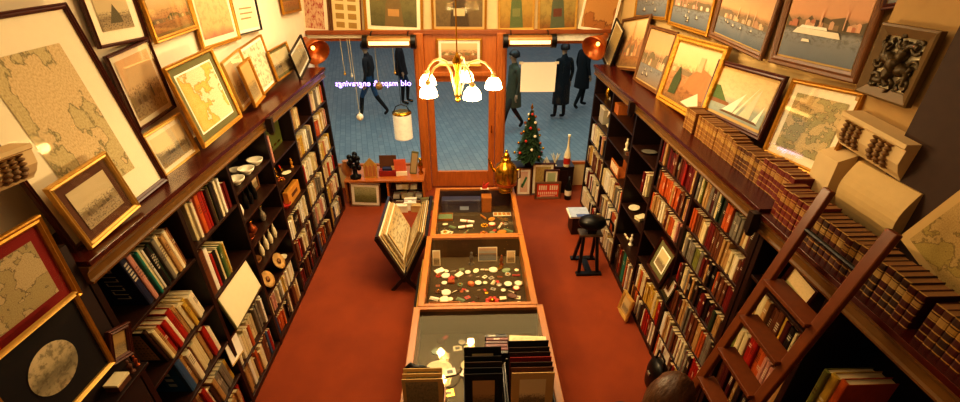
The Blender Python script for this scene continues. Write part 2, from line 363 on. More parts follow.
def area(c, side, t, h):
    a = pj(c.x, c.y-t/2, c.z); b = pj(c.x, c.y+t/2, c.z); d = pj(c.x, c.y, c.z+h); e = pj(c.x-side*-.15, c.y, c.z+h)
    if not (-30 < a[0] < 990 and -30 < a[1] < 450): return 0
    return math.dist(a, b)*(math.dist(a, d)+math.dist(d, e)*.7)
def row(side, y0, y1, z, phrase, hmax=.25, hmin=.18, th=(.025, .05), mix=MIXL, depth=(.15, .22), lean=0, gap=0, fixed=None, setb=(.01, .045), skip=0):
    """books standing on a shelf; side -1 = left wall"""
    y = y0+.024+gap; k = 0; fx = BLX if side < 0 else BRX
    lst = fixed or []
    while True:
        if k < len(lst): cn, t, h, dp = lst[k]
        else:
            if fixed is not None and skip: break
            cn = random.choice(mix); t = random.uniform(*th); h = random.uniform(hmin, hmax); dp = random.uniform(*depth)
            if random.random() < .35 and k and SPECS[-1]['phrase'] == phrase: q = SPECS[-1]; cn, t, h, dp = q['cn'], q['t'], q['h'], q['dp']
        a = lean
        w = t/math.cos(a)
        if y+w+h*abs(math.sin(a)) > y1-.024: break
        sb = random.uniform(*setb)
        SPECS.append(dict(side=side, y=y+(0 if a >= 0 else h*abs(math.sin(a))), z=z, t=t, h=h, dp=dp, cn=cn, a=a, phrase=phrase, k=k, x=fx+side*sb, w=w))
        y += w+.0015; k += 1
def book_matrix(s):
    # local x = thickness, y = into the shelf, z up ; lean tips the top towards +Y (far end)
    T = Matrix.Translation((s['x'], s['y'], s['z']))
    lean = Matrix.Rotation(-s['a'], 4, 'X')          # about world X
    if s['a'] > 0: off = Matrix.Translation((0, s['w'], 0)) @ lean @ Matrix.Translation((0, -s['t'], 0)); 
    elif s['a'] < 0: off = lean
    else: off = Matrix.Identity(4)
    R = Matrix.Rotation(PI/2 if s['side'] < 0 else -PI/2, 4, 'Z')
    return T @ off @ Matrix.Translation((0, s['t']/2, 0)) @ R @ Matrix.Diagonal((s['t'], s['dp'], s['h'], 1))
# left wall, bay by bay from the near end (A..F)
row(-1, 1.87, 2.66, 1.62, 'top shelf, near left bay', .36, .27, (.03, .055), depth=(.2, .25), gap=.19, lean=-.17, fixed=[('navy', .05, .38, .27), ('pink', .035, .37, .26), ('grey', .025, .36, .25), ('teal', .022, .35, .25), ('cream', .03, .35, .24), ('white', .02, .33, .24), ('black', .03, .33, .24), ('dark green', .03, .33, .23), ('grey', .035, .34, .24), ('cream', .04, .34, .22), ('tan', .035, .32, .22), ('ivory', .03, .33, .22), ('tan', .03, .31, .22), ('brown', .03, .31, .22)])
row(-1, 1.87, 2.62, 1.18, 'second shelf, near left bay', .30, .22, (.028, .05), gap=.13, fixed=[('dark brown', .03, .33, .27), ('cream', .03, .30, .26), ('tan', .03, .28, .26), ('red', .035, .27, .24), ('red', .04, .27, .24), ('ivory', .03, .27, .22), ('red', .05, .29, .22), ('tan', .02, .28, .22)], lean=-.2)
row(-1, 2.03, 2.64, .80, 'third shelf, near left bay', .31, .24, (.035, .055), gap=.06, fixed=[('blue', .06, .34, .27), ('tan', .04, .31, .25), ('ivory', .05, .30, .22), ('brown', .035, .29, .22), ('cream', .045, .29, .22), ('cream', .05, .30, .22), ('tan', .04, .29, .2)], lean=-.13)
row(-1, 2.1, 2.64, .42, 'fourth shelf, near left bay', .30, .22, (.03, .05), fixed=[('brown', .04, .33, .25), ('tan', .04, .3, .22)], lean=-.15)
row(-1, 2.0, 2.64, .06, 'bottom shelf, near left bay', .28, .2, (.03, .05))
row(-1, 2.66, 3.36, 1.67, 'top shelf, second left bay', .30, .22, (.03, .045), gap=.10, fixed=[('cream', .035, .30, .22), ('ivory', .03, .29, .22), ('pink', .03, .3, .22), ('orange', .045, .31, .22), ('red', .045, .31, .22), ('red', .03, .3, .22), ('dark brown', .04, .3, .22), ('olive', .025, .3, .22), ('black', .05, .31, .22), ('ivory', .03, .31, .22), ('grey', .03, .31, .22), ('white', .03, .3, .22)])
row(-1, 2.66, 3.2, 1.20, 'second shelf, second left bay', .30, .24, (.03, .045), fixed=[('brown', .09, .40, .30), ('white', .05, .38, .26), ('red', .03, .3, .24), ('black', .05, .3, .24), ('cream', .03, .29, .22), ('green', .03, .29, .22), ('olive', .03, .29, .22), ('yellow', .02, .28, .22), ('cream', .03, .28, .2)], skip=1, gap=.005)
row(-1, 3.0, 3.36, .79, 'third shelf, second left bay', .27, .2)
row(-1, 2.66, 3.36, .42, 'fourth shelf, second left bay', .28, .2, (.03, .045), mix=MIXP, lean=0)
row(-1, 2.66, 3.36, .06, 'bottom shelf, second left bay', .3, .22, (.03, .05))
row(-1, 3.36, 4.14, .36, 'low shelf under the plates, third left bay', .22, .17, (.028, .045), mix=MIXP)
row(-1, 3.36, 4.14, .06, 'bottom shelf, third left bay', .25, .18, (.028, .045))
row(-1, 4.14, 4.32, 1.66, 'top shelf beside the green board', .28, .22, (.03, .045), fixed=[('red', .04, .3, .2), ('pink', .035, .28, .2)], skip=1)
row(-1, 4.14, 4.85, .72, 'middle shelf, fourth left bay', .25, .18, (.03, .045), mix=MIXL+['red']*6)
row(-1, 4.14, 4.85, .40, 'low shelf, fourth left bay', .26, .18, (.03, .045), mix=MIXL+['red']*6)
row(-1, 4.14, 4.85, .06, 'bottom shelf, fourth left bay', .26, .18, (.03, .045), mix=['black', 'dark brown', 'brown', 'dark red'])
for nm_, (a, b_) in (('fifth', (4.85, 5.51)), ('far', (5.51, 6.18))):
    for j, z in enumerate(EZ):
        if nm_ == 'fifth' and j == 5: row(-1, a, b_-.3, z, f'top shelf, {nm_} left bay', .24, .2, mix=MIXP, gap=0); continue
        row(-1, a, b_, z, f"{['bottom', 'fifth', 'fourth', 'third', 'second', 'top'][j]} shelf, {nm_} left bay", .25, .19, (.028, .045), mix=MIXP if j > 0 else MIXL)
# right wall main block
for j, z in enumerate(RZ):
    nmj = ['bottom', 'sixth', 'fifth', 'fourth', 'third', 'second', 'top'][j]
    for bi in (0, 1):
        if bi == 1 and j in (2, 3): continue
        hm = (.27, .27, .27, .215, .205, .215, .22)[j]
        row(1, UR[bi], UR[bi+1], z, f"{nmj} shelf, {'near' if bi == 0 else 'second'} bay of right bookcase", hm, hm-.05, (.026, .044), mix=MIXR if j > 1 else MIXP+['brown', 'dark red', 'dark brown']*3, setb=(.0, .02), depth=(.14, .2))
row(1, 3.86, 4.57, 1.32, 'middle shelf behind ladder-less void, third right bay', .24, .2, fixed=[('cream', .03, .24, .2), ('ivory', .03, .23, .2), ('red', .04, .22, .18), ('dark red', .05, .22, .18)], skip=1, gap=.12)
SPECS[:] = [dict(s, phrase='third shelf, third right bay') if s['phrase'].startswith('middle shelf behind') else s for s in SPECS]
row(1, 3.86, 4.57, .06, 'bottom shelf, third right bay', .40, .24, (.03, .05), fixed=[('black', .03, .25, .2), ('cream', .03, .3, .2), ('ivory', .03, .35, .2), ('tan', .025, .34, .2), ('red', .02, .3, .2), ('white', .03, .36, .2), ('cream', .03, .36, .2), ('orange', .02, .3, .2), ('tan', .03, .38, .22), ('cream', .03, .38, .22), ('teal', .06, .42, .24), ('green', .03, .40, .22)])
row(1, 3.86, 4.2, .52, 'fourth shelf, third right bay', .25, .2, fixed=[('cream', .03, .24, .18), ('tan', .03, .24, .18)], skip=1)
for bi, bn in ((3, 'fourth'), (4, 'far')):
    for j, z in enumerate(RCZ[:4] if bi == 4 else RCZ[:3]):
        row(1, UR[bi], UR[bi+1], z, f"{['bottom', 'fifth', 'fourth', 'third'][j]} shelf, {bn} right bay", .27, .2, (.028, .045), mix=MIXP+['brown', 'black', 'dark red']*2, setb=(0, .02))
# near right bookcase behind the ladder
row(1, .72, 1.66, 1.24, 'shelf in the shadowed near right bay', .45, .34, (.05, .07), fixed=[('maroon', .05, .40, .27), ('maroon', .06, .42, .27), ('dark red', .06, .44, .27), ('maroon', .06, .43, .27), ('tan', .035, .44, .26), ('dark red', .065, .46, .27), ('orange', .04, .46, .26), ('yellow', .045, .45, .26), ('olive', .03, .44, .26)], skip=1, gap=.30, setb=(-.02, .01))
row(1, 1.66, 2.24, 1.40, 'second shelf behind the ladder', .27, .22, (.03, .045), fixed=[('dark brown', .04, .26, .2), ('red', .03, .26, .2), ('cream', .02, .25, .2), ('black', .04, .26, .2), ('maroon', .04, .26, .2), ('yellow', .03, .26, .2), ('brown', .04, .27, .2)])
row(1, 1.66, 2.24, 1.08, 'third shelf behind the ladder', .27, .22, (.03, .045), mix=MIXR+['olive', 'yellow']*3)
row(1, 1.66, 2.24, .74, 'fourth shelf behind the ladder', .28, .22, (.03, .045), mix=MIXR+['orange', 'ivory']*3)
row(1, 1.66, 2.24, .40, 'fifth shelf behind the ladder', .28, .22, (.03, .045), mix=MIXR)
for s in SPECS: s['A'] = area(Vector((s['x'], s['y'], s['z'])), s['side'], s['t'], s['h'])
vis = sorted([s for s in SPECS if s['A'] > 0], key=lambda s: -s['A'])
NI = 300
def book_label(s):
    return f"{s['cn']} book, {ordinal(s['k'])} from the near end, {s['phrase']}"
for s in vis[:NI]:
    M = book_matrix(s); g = 'books on the '+s['phrase']
    if s['A'] > 230:      # large in the picture: cover and page block as parts
        T, R, Sc = M.decompose()
        r_ = thing('book', book_label(s), 'book', M=Matrix.LocRotScale(T, R, None), group=g)
        for n_, me in (('cover', COVER), ('page_block', PAGEB)):
            o = bpy.data.objects.new(n_, me); COL.objects.link(o); o.parent = r_; o.scale = Sc; o.color = lin(PAL[s['cn']])
    else:
        o = bpy.data.objects.new('book', BOOK); COL.objects.link(o); o.matrix_world = M; o.color = lin(PAL[s['cn']])
        tag(o, book_label(s), 'book', g)
def design(phrase, k, base, quads):
    for o in COL.objects:
        if o.get('label', '').endswith(phrase) and o['label'].split(', ')[1].startswith(ordinal(k)+' from') and o.type == 'EMPTY':
            cv = [c for c in COL.objects if c.parent == o and c.name.startswith('cover')][0]
            mb = MB(); mats = [mat('cover_'+base, base, .4)]
            mb.quad([(-.503, .1, .02), (-.503, .98, .02), (-.503, .98, .98), (-.503, .1, .98)])
            for hx, q in quads:
                mm = mat('cover_'+hx, hx, .5)
                if mm not in mats: mats.append(mm)
                mb.quad([(-.508, y_, z_) for y_, z_ in q], mats.index(mm))
            d_ = mb.build('cover_design', mats, o); d_.scale = cv.scale; d_['label'] = 'printed front cover design'
R4 = lambda a, b_, c, d: [(a, c), (b_, c), (b_, d), (a, d)]
rd = random.Random(5)
strokes = []
for i_ in range(7):   # tall pale title lettering on the navy cover
    z_ = .16+.1*i_; strokes += [('e8e0c8', R4(.30, .62, z_, z_+.02)), ('e8e0c8', R4(.30+.28*(i_ % 2), .34+.28*(i_ % 2), z_, z_+.07))]
design('top shelf, near left bay', 0, '182040', strokes)
design('second shelf, near left bay', 0, '1a140e', [('c8a468', R4(.14, .94, .08, .92)), ('e4cc94', R4(.5, .84, .2, .8))]+[('1a140e', R4(a_, a_+.05, c_, c_+.045)) for a_ in (.18, .27, .36, .44, .88) for c_ in [.12+.09*q_ for q_ in range(9)]])
design('third shelf, near left bay', 0, '1c5c98', [('cfe0ea', R4(.3, .5, .2+.18*q_, .3+.18*q_)) for q_ in range(4)])
design('second shelf, second left bay', 0, '5a2c14', [('b8884c', R4(.16, .92, .1, .9)), ('5a2c14', R4(.2, .88, .14, .86))]+[('c89c60', R4(.28+.15*(q_ % 4), .36+.15*(q_ % 4), .24+.14*(q_//4), .32+.14*(q_//4))) for q_ in range(16)])
rest = vis[NI:]
me = bpy.data.meshes.new('books'); V = []; Fs = []; mi = []; tint = []; rn = []; lc = []
for s in rest:
    M = book_matrix(s); o0 = len(V); c = lin(PAL[s['cn']]); rr = random.random()
    for v in ub.v: V.append(M @ Vector(v)); tint.append(c); rn.append(rr); lc.append(v)
    for f, m_ in zip(ub.f, ub.m): Fs.append([o0+i for i in f]); mi.append(m_)
me.from_pydata(V, [], Fs); me.materials.append(bmA); me.materials.append(pages); me.polygons.foreach_set('material_index', mi)
a = me.attributes.new('tint', 'FLOAT_COLOR', 'POINT'); a.data.foreach_set('color', [x for c in tint for x in c])
a = me.attributes.new('rnd', 'FLOAT', 'POINT'); a.data.foreach_set('value', rn)
a = me.attributes.new('lc', 'FLOAT_VECTOR', 'POINT'); a.data.foreach_set('vector', [x for c in lc for x in c])
o = bpy.data.objects.new('books', me); COL.objects.link(o); tag(o, 'smaller shelved books filling the farther bays of both bookcases', 'books', kind='stuff')
# antique leather volumes along the top of the right bookcases
LC = [('tan', '94622c'), ('brown', '5c3014'), ('red', '74200f'), ('dark', '2e1a10')]
y = 3.74; k = 0; lv = []
while y > .98:
    zone = 0 if y > 3.0 else (1 if y > 2.62 else (2 if y > 2.0 else 3))
    cn, hx = [LC[0], random.choice(LC[:2]), LC[2], random.choice([LC[3], LC[1], ('maroon', '4a140e')])][zone] if zone in (0, 2) else [None, random.choice(LC[:2]), None, random.choice([('dark brown', '3c2012'), ('maroon', '4a140e'), ('brown', '5a3018')])][zone]
    if y < 1.88 and y > 1.80 or (.5 and 3.50 < y < 3.56): pass
    t = random.uniform(.036, .05) if zone != 3 else .038
    h = {0: .175, 1: .16, 2: .19, 3: .18}[zone]*random.uniform(.96, 1.03)
    yn = y-t
    if 3.52 < y < 3.60: y -= .05; continue
    if 1.30 < y < 1.335: y -= .035; continue
    if yn < 2.27 < y: y = 2.262; continue
    o = bpy.data.objects.new('leather_volume', LEATH); COL.objects.link(o)
    zb = CZ if yn > 2.27 else 2.15
    xs = 1.90 if yn > 2.27 else 1.80
    o.matrix_world = Matrix.Translation((xs+random.uniform(0, .008), y-t/2, zb)) @ Matrix.Rotation(-PI/2, 4, 'Z') @ Matrix.Diagonal((t, .13 if yn > 2.27 else .15, h, 1))
    o.color = lin(hx); lv.append((o, cn)); y = yn-.001
n = len(lv)
for i, (o, cn) in enumerate(lv):
    tag(o, f"{cn} leather volume atop the right bookcases, {ordinal(i).replace('nearest', 'first')} from the window end", 'book', 'antique leather volumes on top of the right bookcases')

# ------------------------------------------------------------------ pictures
ARTS = {}
FR = {'gold': gold, 'pale': goldp, 'ornate': goldo, 'mahogany': mahog, 'oak': oak, 'black': blackf, 'white': white}
MAT = {k: mat('mat_'+k, c, .85, var=.04) for k, c in dict(cream='f4e8c8', white='fbf3e0', green='3c4a2c', red='8c1c10', brown='5c3418', black='141010', olive='6e6a40', dark='33200f', tan='c8a66a').items()}
def rect_from(q, p, n):
    """four photo corners TL TR BR BL on a world plane -> best rectangle: matrix (origin bottom centre, x right, y away, z up), w, h"""
    P = [PP(u, v, p, n) for u, v in q]
    ux = ((P[1]-P[0])+(P[2]-P[3]))/2; uz = ((P[0]-P[3])+(P[1]-P[2]))/2
    w, h = ux.length, uz.length; c = sum(P, Vector())/4
    x = ux.normalized(); z = uz.normalized(); nn = x.cross(z).normalized()      # away from the viewer
    m_ = (x+z).normalized(); d_ = (x-z).normalized(); x = (m_+d_).normalized(); z = (m_-d_).normalized(); y = z.cross(x)
    o = c-z*h/2
    return Matrix(((x.x, y.x, z.x, o.x), (x.y, y.y, z.y, o.y), (x.z, y.z, z.z, o.z), (0, 0, 0, 1))), w, h
def picture(label, M, w, h, fw=.03, ft='gold', mw=.05, mc='cream', art_m=None, mw2=0, mc2=None, polys=(), glz=True, fd=.025, group=None, name='framed_picture', circle=False, cat='picture'):
    t = thing(name, label, cat, M=M, group=group)
    if fw:
        MB().mould(w, h, [(0, 0), (0, fd*.8), (fw*.15, fd), (fw*.45, fd*.75), (fw*.7, fd*.95), (fw, fd*.6), (fw, .002)]).add([(-w/2, 0, 0), (w/2, 0, 0), (w/2, 0, h), (-w/2, 0, h)], [(0, 3, 2, 1)]).build('frame', FR[ft], t)
    def sheet(nm_, ins, y, m, uv=False):
        return MB().quad([(-w/2+ins, y, ins), (w/2-ins, y, ins), (w/2-ins, y, h-ins), (-w/2+ins, y, h-ins)], 0, [(0, 0), (1, 0), (1, 1), (0, 1)]).build(nm_, m, t)
    ins = fw
    if mw: sheet('mat', fw*.98, -.004, MAT[mc]); ins += mw
    if mw2: sheet('inner_mat', ins, -.006, MAT[mc2]); ins += mw2
    mb = MB(); mats = [art_m]
    if circle:
        rx = w/2-ins; c0 = (0, -.008, h/2); nseg = 32
        vs = [(rx*math.cos(2*PI*i/nseg), -.008, h/2+rx*math.sin(2*PI*i/nseg)) for i in range(nseg)]
        mb.quad(vs, 0, [(.5+.5*math.cos(2*PI*i/nseg), .5+.5*math.sin(2*PI*i/nseg)) for i in range(nseg)])
    else:
        mb.quad([(-w/2+ins, -.008, ins), (w/2-ins, -.008, ins), (w/2-ins, -.008, h-ins), (-w/2+ins, -.008, h-ins)], 0, [(0, 0), (1, 0), (1, 1), (0, 1)])
    iw, ih = w-2*ins, h-2*ins
    for i, (hx, pts) in enumerate(polys):
        key = 'pigment_'+hx
        mm = mat(key, hx, .7, var=.15)
        if mm not in mats: mats.append(mm)
        mb.quad([(-w/2+ins+px*iw, -.0085-.0004*i, ins+pz*ih) for px, pz in pts], mats.index(mm), [(0, 0)]*len(pts))
    mb.build('print', mats, t)
    if glz: MB().quad([(-w/2+fw, -.014, fw), (w/2-fw, -.014, fw), (w/2-fw, -.014, h-fw), (-w/2+fw, -.014, h-fw)]).build('glazing', pglass, t)
    return t
def pic(label, q, plane, **k):
    M, w, h = rect_from(q, *plane); return picture(label, M, w, h, **k)
def lean_plane(side, xb, xt, zb=CZ, zt=2.95):
    p = Vector((xb, 3, zb)); d = Vector((xt-xb, 0, zt-zb)).normalized(); n = d.cross(Vector((0, 1, 0))).normalized(); return (p, n)
LW = (Vector((XL+.03, 0, 2)), Vector((1, 0, 0))); LL = lean_plane(-1, -2.10, -2.22); LL2 = lean_plane(-1, -2.02, -2.14)
RW = (Vector((XR-.03, 0, 2)), Vector((1, 0, 0))); RL = lean_plane(1, 2.04, 2.17)
BW = (Vector((0, YB-.07, 2)), Vector((0, 1, 0)))
eng = lambda i, base='dcc79a': art(f'engraving_{i}_{base}', [(0, 'b09a70'), (.35, '94805c'), (.5, base), (1, base)], 5, .12, .75, '3a2c1a', 22, i, band=(.05, .5))
A_map = mapart('survey_map', 'dcc492', 'cdbc88', '7c7448', 1, 2.0)
A_map2 = mapart('yellow_map', 'e6dcb4', 'dcb858', 'b09048', 5, 1.6, 'e4c878')
A_map3 = mapart('engraved_world_map', 'cdb684', 'a8a070', '4e4a2c', 9, 4.5)
A_map4 = mapart('brown_map', 'cf9a58', 'b8783c', '7a4a20', 12, 1.5)
def sea(i, sky='dcb080', hill='6a6048', water='5c6874'): return art(f'harbour_view_{i}', [(0, water), (.36, '8a8c8c'), (.42, hill), (.56, 'a88460'), (.63, sky), (1, 'c89c74')], 4, .07, .45, '3a3024', 18, i, band=(.25, .55))
def town(i, sky='d8b078'): return art(f'town_view_{i}', [(0, '8a6a40'), (.2, 'a87444'), (.45, 'c69060'), (.65, sky), (1, 'e0c898')], 5, .14, .5, '5a3420', 14, i, band=(.02, .62))
def jag(R_, x0, x1, base, hi, n, lo=None):
    lo = base if lo is None else lo
    return [(x0, lo)]+[(x0+(x1-x0)*i/n, base+R_.uniform(.25, 1)*(hi-base)) for i in range(n+1)]+[(x1, lo)]
def harbour(seed, hz=.4, hill='6c5c42', bld=('dcbc90', 'c08a60', 'b8a07c'), sea_=True, n=9, top=.2):
    R_ = random.Random(seed); ps = [(hill, jag(R_, 0, 1, hz, hz+top, 12, hz-.02)), ('8a7454' if hill != '8a7454' else '6c5c42', jag(R_, R_.uniform(0, .3), R_.uniform(.6, 1), hz, hz+top*.6, 8, hz-.02))]
    for i in range(n):
        x = R_.uniform(.03, .9); w_ = R_.uniform(.03, .09); h_ = R_.uniform(.03, top*.55); ps.append((bld[i % 3], [(x, hz-.01), (x+w_, hz-.01), (x+w_, hz+h_), (x+w_/2, hz+h_*1.3), (x, hz+h_)]))
    for i in range(3): x = R_.uniform(.08, .9); ps.append((bld[0], [(x, hz), (x+.012, hz), (x+.012, hz+top*R_.uniform(.9, 1.4)), (x+.006, hz+top*1.6), (x, hz+top*.9)]))
    if sea_:
        for i in range(5):
            x = R_.uniform(.08, .8); z = R_.uniform(.08, hz-.08); k = .5+1.2*(hz-z); ps.append(('4a3626', [(x, z), (x+.09*k, z), (x+.11*k, z+.022*k), (x-.02*k, z+.022*k)]))
            ps.append(('e6d6b4', [(x+.04*k, z+.024*k), (x+.08*k, z+.03*k), (x+.045*k, z+.12*k)])); 
    return ps
ENG = lambda seed, hz=.3: harbour(seed, hz, '8c7850', ('6a583a', '5a4a30', '7c6a48'), False, 12, .16)
# left wall, lower row
LBIG = lean_plane(-1, -2.04, -2.20, CZ, 3.26)
pic('huge cream-matted survey map in a thin gold and dark frame, far left', [(-104, 26), (65, 3), (163, 180), (75, 255)], LBIG, fw=.03, ft='mahogany', mw=.15, mc='cream', art_m=A_map)
pic('small gold framed view with brown mat leaning before the huge map', [(42, 189), (102, 152), (138, 206), (88, 251)], lean_plane(-1, -1.97, -2.07), fw=.03, ft='pale', mw=.045, mc='brown', art_m=eng(1, 'c8b488'), polys=ENG(1))
pic('dark framed city panorama print right of the huge map', [(101, 58), (147, 37), (173, 108), (139, 131)], LW, fw=.02, ft='mahogany', mw=.035, mc='cream', art_m=eng(2, 'd8b888'), polys=ENG(2, .25))
pic('cream-matted ship engraving in dark frame at upper left', [(76, -12), (128, -28), (141, 35), (98, 54)], LW, fw=.018, ft='mahogany', mw=.07, mc='cream', art_m=eng(3, 'c8b488'), polys=[('5a5236', [(.3, .2), (.7, .2), (.66, .42), (.52, .75), (.4, .45)])])
pic('gold framed sepia print under the city panorama', [(139, 134), (177, 115), (198, 150), (164, 183)], LL, fw=.025, ft='pale', mw=.03, mc='cream', art_m=eng(4, 'e0c898'), polys=ENG(3))
pic('gold framed landscape with trees above the yellow map', [(135, -6), (183, -18), (196, 29), (155, 44)], LW, fw=.035, ft='gold', mw=.02, mc='olive', art_m=town(1), polys=harbour(4, .3, '5c5a34', ('c09058', 'a87444', 'd0b080'), False))
pic('large gold frame with green mat holding a yellow map', [(161, 68), (209, 47), (240, 116), (203, 151)], LL2, fw=.03, ft='gold', mw=.05, mc='olive', mw2=.012, mc2='white', art_m=A_map2)
pic('gold framed print half hidden behind the narrow gold frame', [(219, 60), (237, 52), (258, 92), (241, 113)], lean_plane(-1, -2.14, -2.22), fw=.015, ft='pale', mw=.03, mc='cream', art_m=eng(5))
pic('narrow upright gold frame with tan mat on left bookcase', [(235, 66), (247, 59), (265, 97), (254, 106)], lean_plane(-1, -2.04, -2.12), fw=.02, ft='gold', mw=.03, mc='tan', art_m=eng(6, 'b89a60'))
pic('gold framed white sheet of small engravings on left bookcase', [(235, 47), (260, 37), (277, 82), (258, 98)], lean_plane(-1, -2.15, -2.23), fw=.015, ft='gold', mw=.03, mc='white', art_m=art('sheet_marks', [(0, 'e8dab4'), (1, 'e8dab4')], 3, .1, .6, '6a5a3a', 9, 4))
pic('olive matted engraving in gold frame near the left spotlight', [(266, 52), (285, 41), (294, 68), (278, 83)], LL, fw=.015, ft='gold', mw=.03, mc='olive', art_m=eng(7), polys=ENG(5))
pic('small white-bordered black framed print, last on the left bookcase', [(285, 50), (301, 42), (312, 63), (298, 74)], lean_plane(-1, -2.03, -2.13), fw=.02, ft='black', mw=.03, mc='white', art_m=eng(8, 'b8a880'), polys=ENG(6))
# left wall, upper row
pic('tall gold framed faded sketch with pink mat edge high left', [(178, -32), (222, -40), (237, 38), (203, 53)], LW, fw=.03, ft='gold', mw=.05, mc='cream', art_m=art('faded_sketch', [(0, 'b07a60'), (.15, 'd8b078'), (1, 'e0c490')], 5, .15, .4, '9a7a4c', 10, 6))
pic('thin black framed white certificate with two portraits high left', [(224, -22), (250, -30), (258, 28), (238, 38)], LW, fw=.012, ft='black', mw=.03, mc='white', art_m=mat('certificate_paper', 'ecdcb4', .8, var=.05), polys=[('6a5030', [(.2, .62), (.42, .62), (.42, .85), (.2, .85)]), ('6a5030', [(.55, .62), (.77, .62), (.77, .85), (.55, .85)]), ('a08a60', [(.2, .4), (.8, .4), (.8, .43), (.2, .43)]), ('a08a60', [(.2, .3), (.8, .3), (.8, .33), (.2, .33)]), ('a08a60', [(.2, .2), (.7, .2), (.7, .23), (.2, .23)])])
pic('gold framed dark picture at top of left wall corner', [(275, -25), (294, -30), (299, 9), (283, 17)], LW, fw=.03, ft='gold', mw=.0, art_m=town(3, 'a89060'), polys=harbour(7, .3, '6a5a34', ('a88850', '8a6a40', 'c0a070'), False))
# near left: framed red and round pictures on the pier
NLW = (Vector((-1.93, 0, 2)), Vector((1, 0, 0)))
pic('gold framed sketch map with red mat at left edge', [(-60, 275), (31, 213), (79, 288), (-22, 385)], NLW, fw=.035, ft='gold', mw=.05, mc='red', mw2=0, art_m=mapart('sketch_map', 'cbb98c', 'b8a878', '5a5034', 22, 2.6))
pic('black matted round flower picture in gold frame, bottom left', [(-30, 372), (68, 298), (117, 360), (28, 450)], (Vector((-1.86, 0, 2)), Vector((1, 0, 0))), fw=.02, ft='pale', mw=.105, mc='black', circle=True, art_m=art('pale_flower', [(0, 'c8b890'), (.4, '8c8468'), (.6, 'cabb92'), (1, 'e0d2a8')], 4, .3, .6, '504830', 6, 3))
# back wall row above the window
def bpic(label, x0, x1, yb, **k):
    top = -34
    pic(label, [(x0, top), (x1, top), (x1-.0, yb), (x0, yb)], BW, **k)
bpic('white sheet with red lettering pattern in brown frame, above window', 298, 329, 34, fw=.03, ft='oak', mw=.05, mc='cream', art_m=art('red_script', [(0, 'dcb890'), (1, 'dcb890')], 3, .1, 1, 'b04030', 9, 2))
stamps = [('a8843c', [(a, b_), (a+.3, b_), (a+.3, b_+.09), (a, b_+.09)]) for a in (.12, .56) for b_ in (.08, .22, .36, .5, .64, .78)]
bpic('cream card of twelve small yellow prints in brown frame', 330, 361, 34, fw=.02, ft='oak', mw=.0, art_m=mat('stamp_card', 'e4cc94', .8, var=.05), polys=stamps)
fig = lambda c1, c2, c3: [(c1, [(.3, 0), (.72, 0), (.66, .45), (.6, .62), (.42, .62), (.34, .45)]), (c2, [(.38, .2), (.62, .2), (.62, .34), (.38, .34)]), (c3, [(.44, .62), (.58, .62), (.59, .8), (.51, .86), (.43, .8)])]
bpic('gold framed seated figure painting above left window', 363, 423, 33, fw=.04, ft='gold', mw=.05, mc='cream', art_m=art('olive_ground', [(0, '5c5a34'), (1, '8a7c48')], 4, .3, .3, '3c3420', 8, 1), polys=fig('7a6238', 'b88a50', 'd0a070'))
bpic('gold framed costume figure painting above the door', 431, 487, 31, fw=.03, ft='gold', mw=.03, mc='tan', art_m=art('umber_ground', [(0, '6a5430'), (1, '8c7444')], 4, .3, .3, '3c2c18', 8, 5), polys=fig('4c3a22', 'c8b080', 'c89a68'))
bpic('gold framed green robed figure painting above right window', 498, 535, 30, fw=.03, ft='pale', mw=.0, art_m=art('ochre_ground', [(0, '9a6a24'), (.3, 'b08c3c'), (1, 'c09a48')], 4, .2, .3, '6c4c1c', 8, 7), polys=fig('5e6a3c', '7a7c48', 'b48c50'))
bpic('gold framed group of costumed figures above right window', 538, 578, 30, fw=.03, ft='pale', mw=.0, art_m=art('olive_gold_ground', [(0, '8a5a20'), (.3, 'a8904c'), (1, 'b89c54')], 4, .2, .4, '5c4c24', 7, 8), polys=fig('5a6248', '6c3c28', 'a87c48'))
pic('tilted white framed antique brown map beside the right corner', [(590, -38), (628, -30), (613, 34), (580, 28)], (Vector((0, YB-.1, 2)), Vector((0, 1, 0))), fw=.035, ft='white', mw=.0, art_m=A_map4)
pic('gold framed town landscape on the transom above the door', [(436, 38), (482, 38), (482, 66), (437, 66)], (Vector((0, YB-.13, 2)), Vector((0, 1, 0))), fw=.03, ft='gold', mw=.04, mc='white', art_m=town(9, 'dcc090'), polys=harbour(8, .35, '8a7a50', ('d8b888', 'b07848', 'e0c8a0'), False))
# right wall lower row
pic('small black framed narrow print leaning at the window end', [(617, 26), (628, 29), (610, 64), (601, 59)], lean_plane(1, 1.96, 2.08), fw=.02, ft='black', mw=.03, mc='cream', art_m=eng(11, 'a8905c'))
pic('brown framed orange street view, first lower row on right wall', [(623, 13), (650, 23), (636, 77), (616, 64)], RL, fw=.035, ft='oak', mw=.015, mc='tan', art_m=town(12), polys=harbour(9, .25, 'a87850', ('c88a58', 'd8b080', 'b87048'), False, 12, .5))
pic('gold framed coastal village painting on right bookcase', [(651, 23), (679, 34), (657, 98), (636, 78)], RL, fw=.035, ft='oak', mw=.015, mc='tan', art_m=sea(13, 'dca878', '7a6a4c', '8a7460'), polys=harbour(10, .35, '7a6a4c', ('e0b890', 'd09870', 'c8a880'), True, 10, .3))
pic('ornate carved gold frame with hillside castle painting', [(682, 32), (731, 50), (703, 124), (658, 100)], RL, fw=.06, ft='ornate', fd=.04, mw=.0, art_m=town(14, 'd8c088'), polys=harbour(16, .5, 'a88058', ('c89868', 'd8b484', 'b88458'), False, 8, .15)+[('47512c', [(.12, .1), (.3, .12), (.34, .4), (.24, .62), (.15, .4)]), ('b07848', [(.45, .3), (.95, .2), (.95, .62), (.7, .7), (.5, .5)]), ('d0a878', [(.62, .62), (.72, .62), (.72, .85), (.62, .85)]), ('e0ceac', [(.5, .05), (.95, .0), (.8, .3)])])
